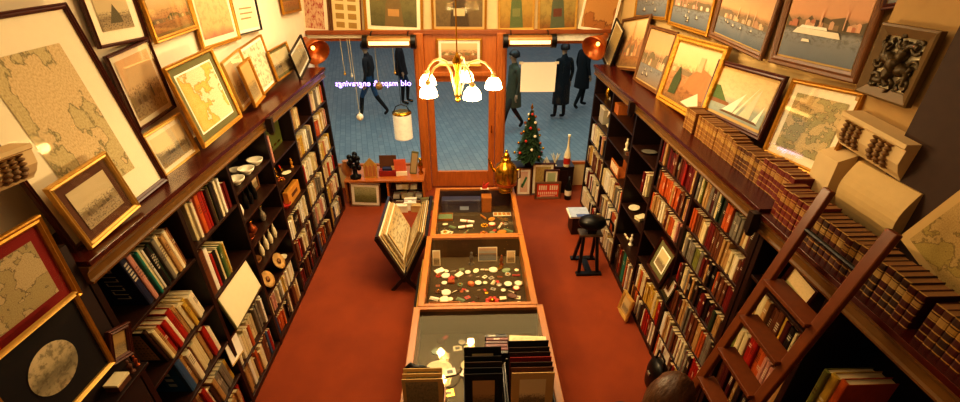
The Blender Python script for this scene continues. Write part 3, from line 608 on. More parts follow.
sails = [('59703c', [(0, .22), (.36, .25), (.12, .62), (0, .6)]), ('90603c', [(0, .2), (.4, .22), (.38, .3), (0, .3)]), ('e8dcc0', [(.5, .08), (.56, .1), (.8, .85)]), ('efe4cc', [(.3, .1), (.5, .12), (.62, .62)]), ('d8c8a8', [(.62, .12), (.8, .12), (.83, .8)]), ('f0e6d0', [(.85, .1), (.93, .1), (.96, .5)]), ('6a4a30', [(.26, .06), (.96, .06), (.9, .11), (.32, .11)])]
pic('brown framed sailing boats painting leaning behind leather volumes', [(723, 55), (787, 82), (763, 138), (700, 115)], RL, fw=.04, ft='mahogany', mw=.02, mc='tan', art_m=art('sail_sea', [(0, '94a098'), (.3, 'a4aa98'), (.45, 'dcc89c'), (1, 'dcb880')], 4, .06, .15, '5a5a48', 12, 15), polys=sails)
pic('gold framed engraved world map with bulb reflection, right wall', [(797, 71), (856, 100), (830, 190), (768, 148)], RL, fw=.03, ft='gold', mw=.05, mc='cream', art_m=A_map3)
# right wall upper row
pic('gold framed harbour painting, first in upper right row', [(641, -35), (674, -28), (667, 26), (637, 13)], RW, fw=.035, ft='gold', mw=.0, art_m=sea(20), polys=harbour(11))
pic('gold framed harbour with pink houses, second in upper right row', [(678, -28), (722, -18), (708, 38), (670, 24)], RW, fw=.04, ft='gold', mw=.0, art_m=sea(21, 'dca878'), polys=harbour(12, .42, '7c6a50', ('e0a890', 'd89880', 'e8c8a8')))
pic('wide brown and gold framed fleet painting, third in upper row', [(726, -20), (786, -8), (763, 60), (710, 37)], RW, fw=.045, ft='oak', mw=.01, mc='tan', art_m=sea(22, 'dca878'), polys=harbour(13, .4, '80705a', ('d8b890', 'b89070', 'c8a888'), True, 14))
pic('large brown and gold framed steamer painting in upper right row', [(793, -26), (897, -26), (856, 91), (774, 57)], RW, fw=.055, ft='oak', mw=.012, mc='tan', art_m=sea(23, 'd09a70', '5a5444', '66707a'), polys=harbour(15, .46, '66583e', ('d8a884', 'b87858', 'c8a080'), False, 14, .16)+[('e6dac0', [(.14, .36), (.78, .34), (.74, .42), (.2, .44)]), ('f0e8d4', [(.22, .44), (.6, .43), (.58, .47), (.25, .48)]), ('4a3c30', [(.42, .47), (.46, .47), (.46, .56), (.42, .56)]), ('e8dcc4', [(.3, .25), (.42, .25), (.4, .29), (.31, .29)])])
pic('dark framed picture cut off above the carved panel', [(893, -60), (966, -60), (958, 9), (893, 0)], RW, fw=.03, ft='mahogany', mw=.0, art_m=sea(24), polys=harbour(14))
# carved ornament panel
M, w, h = rect_from([(888, 22), (950, 32), (910, 107), (860, 92)], Vector((XR-.11, 0, 2)), Vector((1, 0, 0)))
t = thing('carved_panel', 'dark framed square panel of carved scrolling leaves on the right pier', 'wall carving', M=M)
MB().mould(w, h, [(0, 0), (0, .03), (.01, .035), (.05, .02), (.05, .002)]).build('frame', mat('bronze_frame', '6a5026', .45, .1), t)
MB().quad([(-w/2+.045, -.004, .045), (w/2-.045, -.004, .045), (w/2-.045, -.004, h-.045), (-w/2+.045, -.004, h-.045)], 0, [(0, 0)]*4).build('backing', MAT['cream'], t)
mb = MB(); bz = mat('bronze_carving', '4a3a1a', .4, .3, scale=40, var=.5, bump=.5)
cx, cz = 0, h/2; R = min(w, h)/2-.06
mb.ball((0, -.03, cz), .035, 10)
for i in range(8):
    a = i*PI/4
    pts = []
    for k in range(9):
        s_ = k/8; rr = R*(.25+.8*s_) if i % 2 == 0 else R*(.25+1.02*s_); aa = a+.5*math.sin(s_*PI)*(1 if i % 2 else -1)
        pts.append((rr*math.cos(aa)*.92, -.022, cz+rr*math.sin(aa)*.98))
    mb.tube(pts, [.014+.014*math.sin(PI*min(1, (k+1)/7)) for k in range(9)], 6)
    ex = pts[-1]
    mb.tube([(ex[0]+.03*math.cos(q), -.02, ex[2]+.03*math.sin(q)) for q in [a+j*.7 for j in range(8)]], .01, 6)
mb.build('carving', bz, t)

# ------------------------------------------------------------------ piers and plaster brackets
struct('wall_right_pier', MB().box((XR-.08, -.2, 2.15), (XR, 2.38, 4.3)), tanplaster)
struct('wall_right_recess', MB().box((XR-.13, -.9, 2.15), (XR-.08, 1.97, 4.3)), mat('shadowed_wall_brown', '3a2210', .7))  # shade on the near wall, put in as a dark brown slab
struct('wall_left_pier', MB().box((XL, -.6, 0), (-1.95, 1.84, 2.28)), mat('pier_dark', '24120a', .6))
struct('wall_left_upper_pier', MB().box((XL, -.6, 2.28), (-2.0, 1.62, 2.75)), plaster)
def bracket(label, q, plane, depth):
    M, w, h = rect_from(q, *plane); t = thing('plaster_bracket', label, 'bracket', M=M)
    prof = [(0, 0), (-depth*.45, 0), (-depth*.5, h*.06), (-depth*.75, h*.2), (-depth, h*.45), (-depth, h*.84), (-depth*1.12, h*.88), (-depth*1.12, h), (0, h)]
    MB().prism([(y, z) for y, z in prof], -w/2, w/2, axis='x').build('bracket_body', plaster, t)
    for sx in (-.36, -.26, -.16, .10, .20, .30):
        pts = []; rr = []
        for k in range(41):
            f_ = k/40; zz = .16+.66*f_; yy = .75+.25*min(1, max(0, (zz-.2)/.25)) if zz > .2 else .68; pts.append((w*sx, -depth*yy-.004, h*zz)); rr.append(.005+.014*abs(math.cos(PI*5*f_)))
        MB().tube(pts, rr, 8).build('bead_row', mat('bracket_beads', '7a5626', .5), t)
    return t
bracket('cream plaster bracket with beaded rows under the carved panel', [(863, 113), (933, 143), (909, 178), (845, 144)], (Vector((XR-.09, 0, 2)), Vector((1, 0, 0))), .10)
bracket('white plaster bracket with dark beads at the left edge', [(-80, 180), (10, 138), (20, 172), (-60, 222)], (Vector((-1.97, 0, 2)), Vector((1, 0, 0))), .08)
# rolled scroll block below the right bracket
M, w, h = rect_from([(868, 166), (945, 197), (909, 255), (838, 212)], Vector((XR-.1, 0, 2)), Vector((1, 0, 0)))
t = thing('plaster_scroll', 'big cream plaster scroll block behind the leather volumes', 'plaster scroll', M=M)
pr = [(0, 0), (-.03, .0)]+[(-.04-.05*math.sin(PI*k/10), h*(.05+.95*k/10)) for k in range(11)]+[(0, h)]
MB().prism(pr, -w*.5, w*.36, axis='x').build('scroll_face', mat('scroll_plaster', 'cdae74', .8, var=.1), t)
MB().prism([(0, -.02), (-.10, -.02), (-.10, h*.9), (0, h*1.02)], -w*.98, -w*.62, axis='x').build('side_block', plaster, t)
# pale map boards leaning at the right edge
pic('pale green-gold map board leaning at the right edge', [(903, 240), (985, 165), (1050, 262), (962, 322)], (Vector((2.04, 0, 2)), Vector((1, 0, 0))), fw=.0, mw=.04, mc='tan', art_m=mapart('edge_map', 'b89a5c', 'a89048', '7a6430', 31, 1.5), glz=False, name='map_board')

# ------------------------------------------------------------------ glass counter: three display cases
CY0, CY1, CY2, CY3 = 1.72, 2.83, 3.9, 5.0
CZT = .95
velv = mat('olive_velvet', '3a2c12', .95, scale=60); plywood = mat('case_back', '4c3018', .6)
def case(label, y0, y1, xl, xr, back, z_tray):
    t = thing('display_case', label, 'display case', ((xl+xr)/2, (y0+y1)/2, 0)); w = xr-xl; l = y1-y0
    def B(n, bs, m, bev=.003):
        mb = MB()
        for a, b_ in bs: mb.box(a, b_)
        return mb.build(n, m, t, bev)
    hw, hl = w/2, l/2-.002
    B('cabinet_body', [((-hw, -hl, .05), (hw, hl, z_tray-.03))], orange)
    B('plinth', [((-hw+.03, -hl, 0), (hw-.03, hl, .05))], dark)
    B('tray', [((-hw+.03, -hl+.03, z_tray-.03), (hw-.03, hl-.03, z_tray))], velv)
    B('side_panel', [((-hw, -hl, z_tray-.03), (-hw+.03, hl, CZT-.03)), ((hw-.03, -hl, z_tray-.03), (hw, hl, CZT-.03))], casewood)
    B('back_board', [((-hw+.03, hl-.03, z_tray-.03), (hw-.03, hl, CZT-.03))], back)
    B('front_board', [((-hw+.03, -hl, z_tray-.03), (hw-.03, -hl+.03, CZT-.03))], plywood)
    r_ = .045
    B('top_frame', [((-hw-.01, -hl, CZT-.03), (-hw+r_, hl, CZT)), ((hw-r_, -hl, CZT-.03), (hw+.01, hl, CZT)), ((-hw+r_, -hl, CZT-.03), (hw-r_, -hl+r_*.8, CZT)), ((-hw+r_, hl-r_*.8, CZT-.03), (hw-r_, hl, CZT))], casewood, .004)
    MB().quad([(-hw+r_, -hl+r_*.8, CZT-.008), (hw-r_, -hl+r_*.8, CZT-.008), (hw-r_, hl-r_*.8, CZT-.008), (-hw+r_, hl-r_*.8, CZT-.008)]).build('glass_top', sglass, t)
    return t
case('far glass-topped display case of jewellery beside the brass samovar', CY2, CY3, -.40, .56, mat('case_navy', '2a2630', .6), .70)
case('middle glass-topped display case packed with curios and medals', CY1, CY2, -.43, .56, plywood, .70)
case('near glass-topped display case with lamp reflections', CY0, CY1, -.46, .60, plywood, .66)

# ------------------------------------------------------------------ curios in the cases
silver = mat('tarnished_silver', 'b8ae98', .3, .7, scale=30); ivory = mat('ivory', 'ecdcb4', .5, var=.1); redp = mat('red_enamel', 'b83020', .4); copper = mat('copper', 'a8562c', .3, .7)
amber = mat('amber', 'b87824', .3); slate = mat('slate_grey', '5a5850', .5); jade = mat('jade_green', '6c8058', .4); brownb = mat('brown_leather', '5a3018', .6); navyb = mat('navy_cloth', '232a48', .6)
CM = dict(silver=silver, ivory=ivory, red=redp, copper=copper, amber=amber, grey=slate, green=jade, brown=brownb, navy=navyb, gold=brass, white=white, black=iron, cream=paper)
def k_watch(m): return [('watch_case', MB().lathe([(.001, 0), (.8, 0), (1, .15), (1, .3), (.85, .4)], n=18).lathe([(.1, 0), (.1, .2)], (0, 1.1, .1), 8), CM[m]), ('dial', MB().lathe([(.8, .4), (.78, .42)], n=18), ivory)]
def k_dish(m): return [('dish', MB().lathe([(.4, 0), (.5, .02), (.9, .2), (1, .3), (.95, .3), (.5, .1), (.01, .08)], n=20, sx=1.35), CM[m])]
def k_brooch(m):
    mb = MB()
    for i in range(8): a = i*PI/4; mb.ball((.65*math.cos(a), .65*math.sin(a), .2), .3, 6, 0, .6)
    return [('petals', mb, CM[m]), ('stone', MB().ball((0, 0, .3), .35, 8), brass)]
def k_box(m): return [('box_body', MB().box((-1, -.65, 0), (1, .65, .45)), CM[m]), ('lid', MB().box((-1.04, -.69, .45), (1.04, .69, .62)).box((-.12, -.74, .3), (.12, -.68, .5), 0), CM[m])]
def k_fig(m): return [('figure', MB().lathe([(.5, 0), (.5, .15), (.2, .25), (.3, .9), (.42, 1.3), (.2, 1.75), (.12, 1.85), (.24, 2.05), (.2, 2.35), (.01, 2.45)], n=12), CM[m])]
def k_pipe(m): return [('stem', MB().tube([(-1, 0, .15), (-.3, .05, .2), (.5, 0, .18), (.8, 0, .2)], [.07, .1, .13, .2], 8), CM[m]), ('bowl', MB().lathe([(.15, 0), (.28, .2), (.26, .6), (.18, .6), (.16, .3)], (.95, 0, 0), 10), brownb)]
def k_medal(m): return [('ribbon', MB().box((-.3, .4, 0), (.3, 1.5, .08)), redp), ('disc', MB().lathe([(.6, 0), (.62, .1), (.5, .14), (.01, .12)], n=14), CM[m])]
def k_comb(m):
    mb = MB().box((-1, .1, 0), (1, .5, .12))
    for i in range(12): mb.box((-.95+i*.165, -.45, 0), (-.88+i*.165, .1, .09))
    return [('comb', mb, CM[m])]
def k_roll(m): return [('scroll', MB().tube([(-1, 0, .22), (1, 0, .22)], .22, 12), CM[m]), ('band', MB().tube([(-.08, 0, .22), (.08, 0, .22)], .235, 12), redp)]
def k_card(m): return [('card', MB().box((-.8, -.6, 0), (.8, .6, .05)), CM[m]), ('motif', MB().box((-.4, -.3, .05), (.4, .3, .06)), slate if m != 'grey' else ivory)]
KIND = {'pocket watch': k_watch, 'oval dish': k_dish, 'flower brooch': k_brooch, 'lidded box': k_box, 'figurine': k_fig, 'tobacco pipe': k_pipe, 'medal': k_medal, 'hair comb': k_comb, 'rolled paper': k_roll, 'picture card': k_card}
CACHE = {}
def curio(kind, col, x, y, z, size, rz, label, group, tilt=0, sc=(1, 1, 1)):
    key = (kind, col)
    if key not in CACHE: CACHE[key] = [(n_, mb.mesh(n_, [m_])) for n_, mb, m_ in KIND[kind](col)]
    t = thing(kind.replace(' ', '_').replace('oval_', '').replace('picture_', 'picture_'), label, kind.split()[-1], (x, y, z), group, (tilt, 0, rz))
    for n_, me_ in CACHE[key]:
        o = bpy.data.objects.new(n_, me_); COL.objects.link(o); o.parent = t; o.scale = (size*sc[0], size*sc[1], size*sc[2])
    return t
def scatter(case_nm, x0, x1, y0, y1, z, nx, ny, kinds, cols, size, skip=(), seed=1):
    R_ = random.Random(seed); bx = (x1-x0)/nx; by = (y1-y0)/ny
    rown = ['front', 'second', 'third', 'fourth', 'fifth', 'sixth', 'rear'] if ny > 5 else ['front', 'second', 'third', 'fourth'][:ny-1]+['rear']
    for j in range(ny):
        for i in range(nx):
            x = x0+bx*(i+.5)+R_.uniform(-.26, .26)*bx; y = y0+by*(j+.5)+R_.uniform(-.3, .3)*by
            k = R_.choice(kinds); c = R_.choice(cols); rz = R_.uniform(-1.2, 1.2); s_ = R_.uniform(.65, 1.25)*size
            if any(a < x < b_ and c_ < y < d_ for a, b_, c_, d_ in skip): continue
            curio(k, c, x, y, z, s_*(.8 if k in ('oval dish', 'tobacco pipe', 'figurine') else 1), rz, f"{c} {k}, {ordinal(i).replace('nearest','first')} from left, {rown[j]} row, {case_nm}", f"curios in the {case_nm}")
# middle case: dense
z2 = .70
scatter('middle display case', -.36, .50, 2.93, 3.68, z2, 11, 7, ['pocket watch', 'lidded box', 'oval dish', 'tobacco pipe', 'medal', 'hair comb', 'flower brooch', 'pocket watch', 'rolled paper', 'picture card'], ['ivory', 'silver', 'ivory', 'gold', 'brown', 'grey', 'cream', 'white', 'copper', 'green', 'red', 'silver', 'white'], .038, skip=[(-.40, -.07, 2.9, 3.18), (.12, .29, 3.05, 3.24)], seed=3)
curio('flower brooch', 'red', .205, 3.14, z2, .075, .3, 'big red enamel flower rosette in the middle display case', None)
ct = thing('coin_tray', 'shallow brown wooden tray full of coins, front left of middle case', 'tray', (-.235, 3.03, z2))
MB().box((-.14, -.1, 0), (.14, .1, .012)).box((-.145, -.105, 0), (-.135, .105, .03)).box((.135, -.105, 0), (.145, .105, .03)).box((-.135, -.105, 0), (.135, -.095, .03)).box((-.135, .095, 0), (.135, .105, .03)).build('tray_body', casewood, ct)
coin = None
cmesh = MB().lathe([(.009, 0), (.0095, .003), (.008, .004), (.001, .004)], n=10).mesh('coin', [copper])
for i in range(12):
    for j in range(8):
        o = bpy.data.objects.new('coin', cmesh); COL.objects.link(o); o.location = (-.235-.124+i*.0225, 3.03-.083+j*.0235, z2+.0125)
        tag(o, 'small round copper coin lying in rows in the brown coin tray', 'coin', 'coins in the coin tray')
# tall pieces at the rear of the middle case
def upright_card(label, x, y, z, w, h, m, mc=white, lean=.2, name='picture_card', cat='card'):
    t = thing(name, label, cat, (x, y, z), None, (-lean, 0, 0))
    MB().box((-w/2, 0, 0), (w/2, .006, h)).build('board', mc, t)
    MB().quad([(-w/2+.01, -.002, .01), (w/2-.01, -.002, .01), (w/2-.01, -.002, h-.01), (-w/2+.01, -.002, h-.01)], 0, [(0, 0), (1, 0), (1, 1), (0, 1)]).build('print', m, t)
    return t
upright_card('cream upright card at rear left of middle case', -.34, 3.72, z2, .08, .17, eng(31, 'e0c898'))
upright_card('blue-grey seascape card standing at rear of middle case', .19, 3.78, z2, .2, .16, sea(32, 'a8b0a8', '6c7474', '6c7c84'))
upright_card('cream portrait card standing at rear right of middle case', .43, 3.74, z2, .09, .14, eng(33))
curio('figurine', 'grey', .02, 3.74, z2, .062, 0, 'grey vase-shaped figurine at rear centre of middle case', None)
curio('figurine', 'copper', .33, 3.72, z2, .05, 0, 'copper figurine beside the seascape card', None)
# far case
scatter('far display case', -.34, .5, 3.98, 4.70, .70, 9, 5, ['pocket watch', 'medal', 'rolled paper', 'picture card', 'hair comb', 'oval dish', 'flower brooch', 'picture card'], ['ivory', 'white', 'cream', 'red', 'gold', 'silver', 'red', 'green', 'copper', 'amber'], .048, skip=[(-.18, .1, 4.34, 4.66), (-.45, -.17, 4.55, 4.8), (.3, .55, 4.66, 4.8)], seed=5)
curio('rolled paper', 'white', -.04, 4.44, .70, .085, .2, 'long white rolled paper crossing another in the far case', 'crossed rolls')
curio('rolled paper', 'white', -.02, 4.56, .70, .085, -.25, 'white rolled paper behind the crossing roll in the far case', 'crossed rolls')
t = thing('storage_box', 'long navy box with a pale blue label at rear of far case', 'box', (-.09, 4.86, .70))
MB().box((-.24, -.06, 0), (.24, .06, .17)).build('box_body', navyb, t, .003); MB().box((-.24, -.063, .12), (.24, -.06, .125)).build('lid_edge', iron, t); MB().box((-.02, -.064, .04), (.09, -.061, .09)).build('paper_label', mat('pale_blue_label', '93a8c8', .7), t)
t = thing('storage_box', 'upright tan wooden box beside the navy box in far case', 'box', (.22, 4.86, .70)); MB().box((-.06, -.06, 0), (.06, .06, .19)).build('box_body', casewood, t, .003); MB().box((-.062, -.062, .15), (.062, .062, .2)).build('lid', casewood, t)
t = thing('stamp_strip', 'cream strip of small prints at rear right of far case', 'print', (.41, 4.74, .70)); MB().box((-.11, -.04, 0), (.11, .04, .01)).build('backing_card', white, t)
for i in range(4): MB().box((-.1+i*.052, -.03, .01), (-.06+i*.052, .03, .012)).build('small_print', amber, t)
t = thing('jewellery_tray', 'green-lined wooden tray at left of far case', 'tray', (-.30, 4.68, .70)); MB().box((-.1, -.07, 0), (.1, .07, .012)).build('lining', jade, t); MB().box((-.105, -.075, 0), (-.1, .075, .03)).box((.1, -.075, 0), (.105, .075, .03)).box((-.1, -.075, 0), (.1, -.07, .03)).box((-.1, .07, 0), (.1, .075, .03)).build('rim', casewood, t)
# near case
curio('oval dish', 'cream', -.25, 2.42, .66, .075, 0, 'large cream oval dish at left in the near case', 'ivory reflection ovals')  # both cream ovals stand in for chandelier shades reflected in the glass
curio('oval dish', 'cream', .02, 2.44, .66, .075, 0, 'large cream oval dish at centre of the near case', 'ivory reflection ovals')
scatter('near display case', -.38, .52, 2.55, 2.78, .66, 5, 2, ['picture card', 'lidded box', 'medal', 'pocket watch'], ['brown', 'green', 'cream', 'grey', 'gold'], .045, seed=9)
scatter('near display case front', .12, .52, 2.18, 2.48, .66, 3, 2, ['picture card', 'lidded box', 'rolled paper'], ['green', 'brown', 'cream'], .05, seed=12)
for (x, y, s_, c, l) in ((-.32, 2.27, .05, 'cream', 'cream picture card lying front left in the near case'), (-.17, 2.2, .05, 'gold', 'gold picture card lying near the front of the near case')): curio('picture card', c, x, y, .66, s_, .2, l, None)
# things on top of the near case
ZT = CZT+.001
y_ = 2.30
for i, (c, h_) in enumerate((('black', .03), ('dark red', .028), ('dark red', .03), ('maroon', .028), ('dark red', .028), ('black', .03))):
    o = bpy.data.objects.new('book', BOOK); COL.objects.link(o); o.color = lin(PAL[c])
    o.matrix_world = Matrix.Translation((.268+.004*math.sin(i*2), 2.22+.031*i, ZT+.112)) @ Matrix(((0, 0, -1, 0), (1, 0, 0, 0), (0, -1, 0, 0), (0, 0, 0, 1))) @ Matrix.Diagonal((h_*.98, .11, .16, 1))
    tag(o, f"{c} small book {['nearest', 'second nearest', 'third nearest', 'third farthest', 'second farthest', 'farthest'][i]} of the spine-up row on the glass", 'book', 'spine-up dark red books on the near display case')
M = Matrix.Translation((.43, 2.385, ZT)) @ Matrix.Rotation(-.08, 4, 'Z')
t = thing('print_sheet', 'cream sheet of faint drawings lying behind the right print stack', 'print', M=M)
MB().box((-.14, -.085, 0), (.14, .085, .006)).build('sheet', paper, t)
MB().quad([(-.12, -.07, .0065), (.12, -.07, .0065), (.12, .07, .0065), (-.12, .07, .0065)], 0, [(0, 0), (1, 0), (1, 1), (0, 1)]).build('drawing', art('faint_drawing', [(0, 'dcc898'), (1, 'e4d0a0')], 3, .1, .5, 'a8905c', 9, 3), t)
for i, (u, v, s_, rz) in enumerate(((450, 372, .05, .2), (466, 374, .045, -.4))):
    p = PZ(u, v, ZT); curio('picture card', 'white', p.x, p.y, ZT, s_, rz, ['white card lying on the glass left of the print stacks', 'small white card tucked beside the left print stack'][i], None)
p = PZ(415, 373, ZT); t = thing('stapler', 'small black curved metal object on the glass at left', 'tool', (p.x, p.y+.02, ZT))
MB().tube([(-.07, 0, .015), (-.03, .01, .05), (.0, 0, .03), (.05, -.01, .045), (.09, 0, .015)], [.014, .018, .02, .016, .01], 8).box((-.08, -.02, 0), (.1, .02, .012)).build('metal_body', iron, t)
# stacks of mounted prints standing at the near end of the counter
def mounted(label, x, y, w, h, mc, am, lean=.12, mw=.05, grp=None, up=0):
    t = thing('mounted_print', label, 'mounted print', (x, y, ZT+up), grp, (-lean, 0, 0))
    MB().box((-w/2, 0, 0), (w/2, .005, h)).build('mat_board', mc, t)
    MB().quad([(-w/2+mw, -.001, mw*1.2), (w/2-mw, -.001, mw*1.2), (w/2-mw, -.001, h-mw), (-w/2+mw, -.001, h-mw)], 0, [(0, 0), (1, 0), (1, 1), (0, 1)]).build('print', am, t)
    return t
blk = MAT['black']; 
def bin_(label, x, y0, y1, w, m):
    t = thing('print_bin', label, 'print rack', (x, (y0+y1)/2, ZT)); l = (y1-y0)/2
    MB().box((-w/2-.012, -l, 0), (-w/2, l, .12)).box((w/2, -l, 0), (w/2+.012, l, .12)).box((-w/2, -l, 0), (w/2, -l+.01, .10)).box((-w/2, l-.01, 0), (w/2, l, .16)).build('bin_body', m, t, .002)
grayish = art('dark_print', [(0, '4a4434'), (1, '6c6450')], 4, .2, .4, '241c14', 10, 2)
bin_('dark wooden bin of black matted prints, left of centre', .085, 1.77, 2.08, .245, woodv)
pl = [('black mat print in front of the left bin, showing a tan sheet', eng(41, 'b8986c')), ('second black mat print from the front of the left bin', grayish), ('third black mat print in the left bin', grayish), ('fourth black mat print in the left bin', grayish), ('rearmost black mat print of the left bin, pale print showing', eng(42, 'e0ccA0'))]
for i, (lab, am) in enumerate(pl): mounted(lab, .075, 1.79+i*.045, .235, .36+.0*i+(.03 if i > 3 else 0), MAT['black'] if i != 2 else MAT['dark'], am, .1)
bin_('dark wooden bin of matted prints at the right counter corner', .375, 1.77, 2.12, .28, woodv)
pr_ = [('cream matted print of a small dark building, front of right bin', MAT['tan'], eng(43, 'e8d8b0'), .05), ('brown mat print second in the right bin', MAT['brown'], grayish, .05), ('dark mat print third in the right bin', MAT['dark'], grayish, .05), ('maroon mat print fourth in the right bin', MAT['red'], grayish, .05), ('dark mat print fifth in the right bin', MAT['dark'], grayish, .05), ('dark brown mat print sixth in the right bin', MAT['dark'], grayish, .05), ('rearmost black mat print of right bin with pale strip', MAT['black'], eng(44, 'dcc898'), .055)]
for i, (lab, mc, am, mw) in enumerate(pr_): mounted(lab, .375, 1.79+i*.04, .262, .36+(.015 if i > 5 else 0), mc, am, .1, mw)
bin_('low tan wooden box of mounted prints, leftmost on the counter', -.30, 1.77, 1.93, .25, casewood)
for i in range(3): mounted(['tan framed grey-green print at front of the tan box', 'grey-green print second in the tan box', 'grey-green print rearmost in the tan box'][i], -.30, 1.79+i*.04, .24, .33, MAT['tan'], art('grey_green_print', [(0, '7c7858'), (1, '989070')], 3, .3, .5, '4c4834', 14, 6), .1, .022)

# ------------------------------------------------------------------ V-shaped print browser
bt = thing('print_browser', 'dark wooden V-shaped print browser on crossed legs in left aisle', 'print rack', (-.755, 4.62, 0))
yb0, yb1 = -.46, .50
for s in (-1, 1):
    top = Vector((s*.275, 0, .76)); bot = Vector((-s*.0, 0, .15))
    mb = MB()
    for f_ in (0, .5, 1): p = bot.lerp(top, f_); mb.bar((p.x, yb0, p.z), (p.x, yb1, p.z), .03, .03)
    for yy in (yb0, yb1, 0): mb.bar((bot.x, yy, bot.z), (top.x, yy, top.z), .05, .035, up=(0, 1, 0))
    mb.build('side_frame', iron if s > 0 else woodv, bt)
    for yy in (yb0, yb1): MB().bar((s*.012, yy+s*.02, .22), (-s*.17, yy+s*.02, .0), .04, .025, up=(0, 1, 0)).build('leg', woodv, bt)
MB().box((-.05, yb0, .138), (.05, yb1, .15)).build('floor_slat', woodv, bt)
R_ = random.Random(4)
for i in range(9):
    s = -1 if i < 5 else 1; k = i if i < 5 else i-5
    off = .03+.02*k; yy = 4.62-.02+R_.uniform(-.03, .03); L_ = .40-.015*k
    t_ = (.914*off+.01)/.405; h_ = .67-t_-.01*k; ang = math.atan2(.275*s, .61)
    t = thing('print_sheet', f"{'cream' if i % 3 else 'grey-toned'} large print {['outermost', 'second', 'third', 'fourth', 'innermost'][k] if s < 0 else ['outermost', 'second', 'third', 'innermost'][k]} against the {'left' if s < 0 else 'right'} side of the V browser", 'print', (-.755+s*.012, yy, .155+.405*off+.914*t_), 'large prints in the V browser', (0, ang, 0))
    MB().box((-.003, -L_, 0), (.003, L_, h_)).build('sheet', MAT['tan'] if i % 3 else MAT['cream'], t)
    MB().quad([(-s*.0035, -L_+.02, .02), (-s*.0035, L_-.02, .02), (-s*.0035, L_-.02, h_-.02), (-s*.0035, -L_+.02, h_-.02)], 0, [(0, 0), (1, 0), (1, 1), (0, 1)]).build('print', art(f'browser_print_{i}', [(0, 'c8b48c'), (.5, 'd8c8a0'), (1, 'b8a070')], 3, .3, .8, '6c5c40', 9, i), t)
# large boards leaning against the counter's left side
for i, (m_, lab, y0, y1, hh) in enumerate(((MAT['cream'], 'cream board', 3.2, 4.2, .60), (MAT['brown'], 'brown board', 3.17, 4.15, .55), (MAT['tan'], 'tan board', 3.14, 4.05, .55), (MAT['black'], 'black portfolio', 3.1, 3.9, .48))):
    t = thing('leaning_board', f"{lab}, {['closest to the counter', 'second from the counter', 'third from the counter', 'outermost'][i]}, leaning on the counter's left side", 'board', (-.53-.028*i, (y0+y1)/2, .0), 'boards leaning on the counter side', (0, .13, 0))
    MB().box((-.006, -(y1-y0)/2, 0), (.006, (y1-y0)/2, hh)).build('board', m_, t); MB().box((-.008, -(y1-y0)/2, hh-.012), (.008, (y1-y0)/2, hh)).build('edge_band', goldp if i % 2 == 0 else woodv, t)

# ------------------------------------------------------------------ chandelier
CHX, CHY, CHZ = -.075, 3.6, 2.64
ch = thing('chandelier', 'lit brass chandelier with five curved arms and glowing glass shades', 'chandelier', (CHX, CHY, CHZ))
MB().lathe([(.012, -.16), (.03, -.14), (.018, -.1), (.028, -.02), (.014, .04), (.03, .1), (.04, .13), (.012, .18), (.006, .2)], n=14).ball((0, 0, -.175), .022).build('stem', brass, ch)
MB().tube([(0, 0, .2), (0, 0, 1.66)], .006, 6).build('chain', brass, ch)
MB().lathe([(.07, 1.63), (.05, 1.64), (.02, 1.58)], n=14).build('ceiling_rose', brass, ch)
bulbm, nt, b = nm('lit_bulb'); b.inputs['Emission Color'].default_value = (1, .72, .38, 1); b.inputs['Emission Strength'].default_value = 60; b.inputs['Base Color'].default_value = (1, .8, .5, 1)
shadem, nt, b = nm('frosted_shade'); b.inputs['Emission Color'].default_value = (1, .66, .3, 1); b.inputs['Emission Strength'].default_value = 30; b.inputs['Base Color'].default_value = (1, .9, .7, 1)
for i in range(5):
    a = math.radians(5+72*i); c_, s_ = math.cos(a), math.sin(a)
    pts = [(.02, -.13), (.045, -.04), (.06, .05), (.10, .115), (.16, .13), (.22, .11), (.27, .06), (.29, .02)]
    arm = MB().tube([(r_*c_, r_*s_, z) for r_, z in pts], .009, 8).lathe([(.02, .0), (.022, .03), (.01, .04)], (.29*c_, .29*s_, -.01), 10).build('arm', mat('pale_brass', 'e8c888', .3, .5), ch)
    sh = MB().lathe([(.014, 0), (.04, -.008), (.062, -.04), (.07, -.085), (.066, -.088), (.055, -.04), (.02, -.01)], (.29*c_, .29*s_, -.005), 16).build('glass_shade', shadem, ch)
    MB().ball((.29*c_, .29*s_, -.055), .026, 8, 0, 1.2).build('bulb', bulbm, sh)
    ld = bpy.data.lights.new('bulb_light', 'POINT'); ld.energy = 17; ld.color = (1, .73, .38); ld.shadow_soft_size = .05
    lo = bpy.data.objects.new('bulb_light', ld); COL.objects.link(lo); lo.parent = ch; lo.location = (.33*c_, .33*s_, -.13)

# ------------------------------------------------------------------ lamps, heaters, hangings at the window
copm = mat('copper_shade', 'a85a24', .3, .5)
def spot(label, u, v, Y, s):
    p = PY(u, v, Y); t = thing('wall_spotlight', label, 'lamp', p)
    d_ = Vector((-s*.55, -.55, -.35)).normalized(); q = d_.to_track_quat('Z', 'Y').to_matrix().to_4x4()
    MB().lathe([(.045, -.21), (.05, -.15), (.11, -.04), (.18, .12), (.172, .12), (.10, -.04), (.03, -.12)], n=24, M=q).build('shade', copm, t)
    MB().tube([tuple(-d_*.12), (s*.06, .1, .06), (s*.12, .2, .07)], .012, 8).build('arm', brass, t)
    MB().ball((0, 0, 0), .028, 8).build('bulb', mat('warm_bulb', 'ffe0a0', .4, emis='ffb050', estr=6), t)
spot('copper cone spotlight above the left window corner', 313, 48, 6.45, -1)
spot('copper cone spotlight above the right window corner', 598, 44, 6.45, 1)
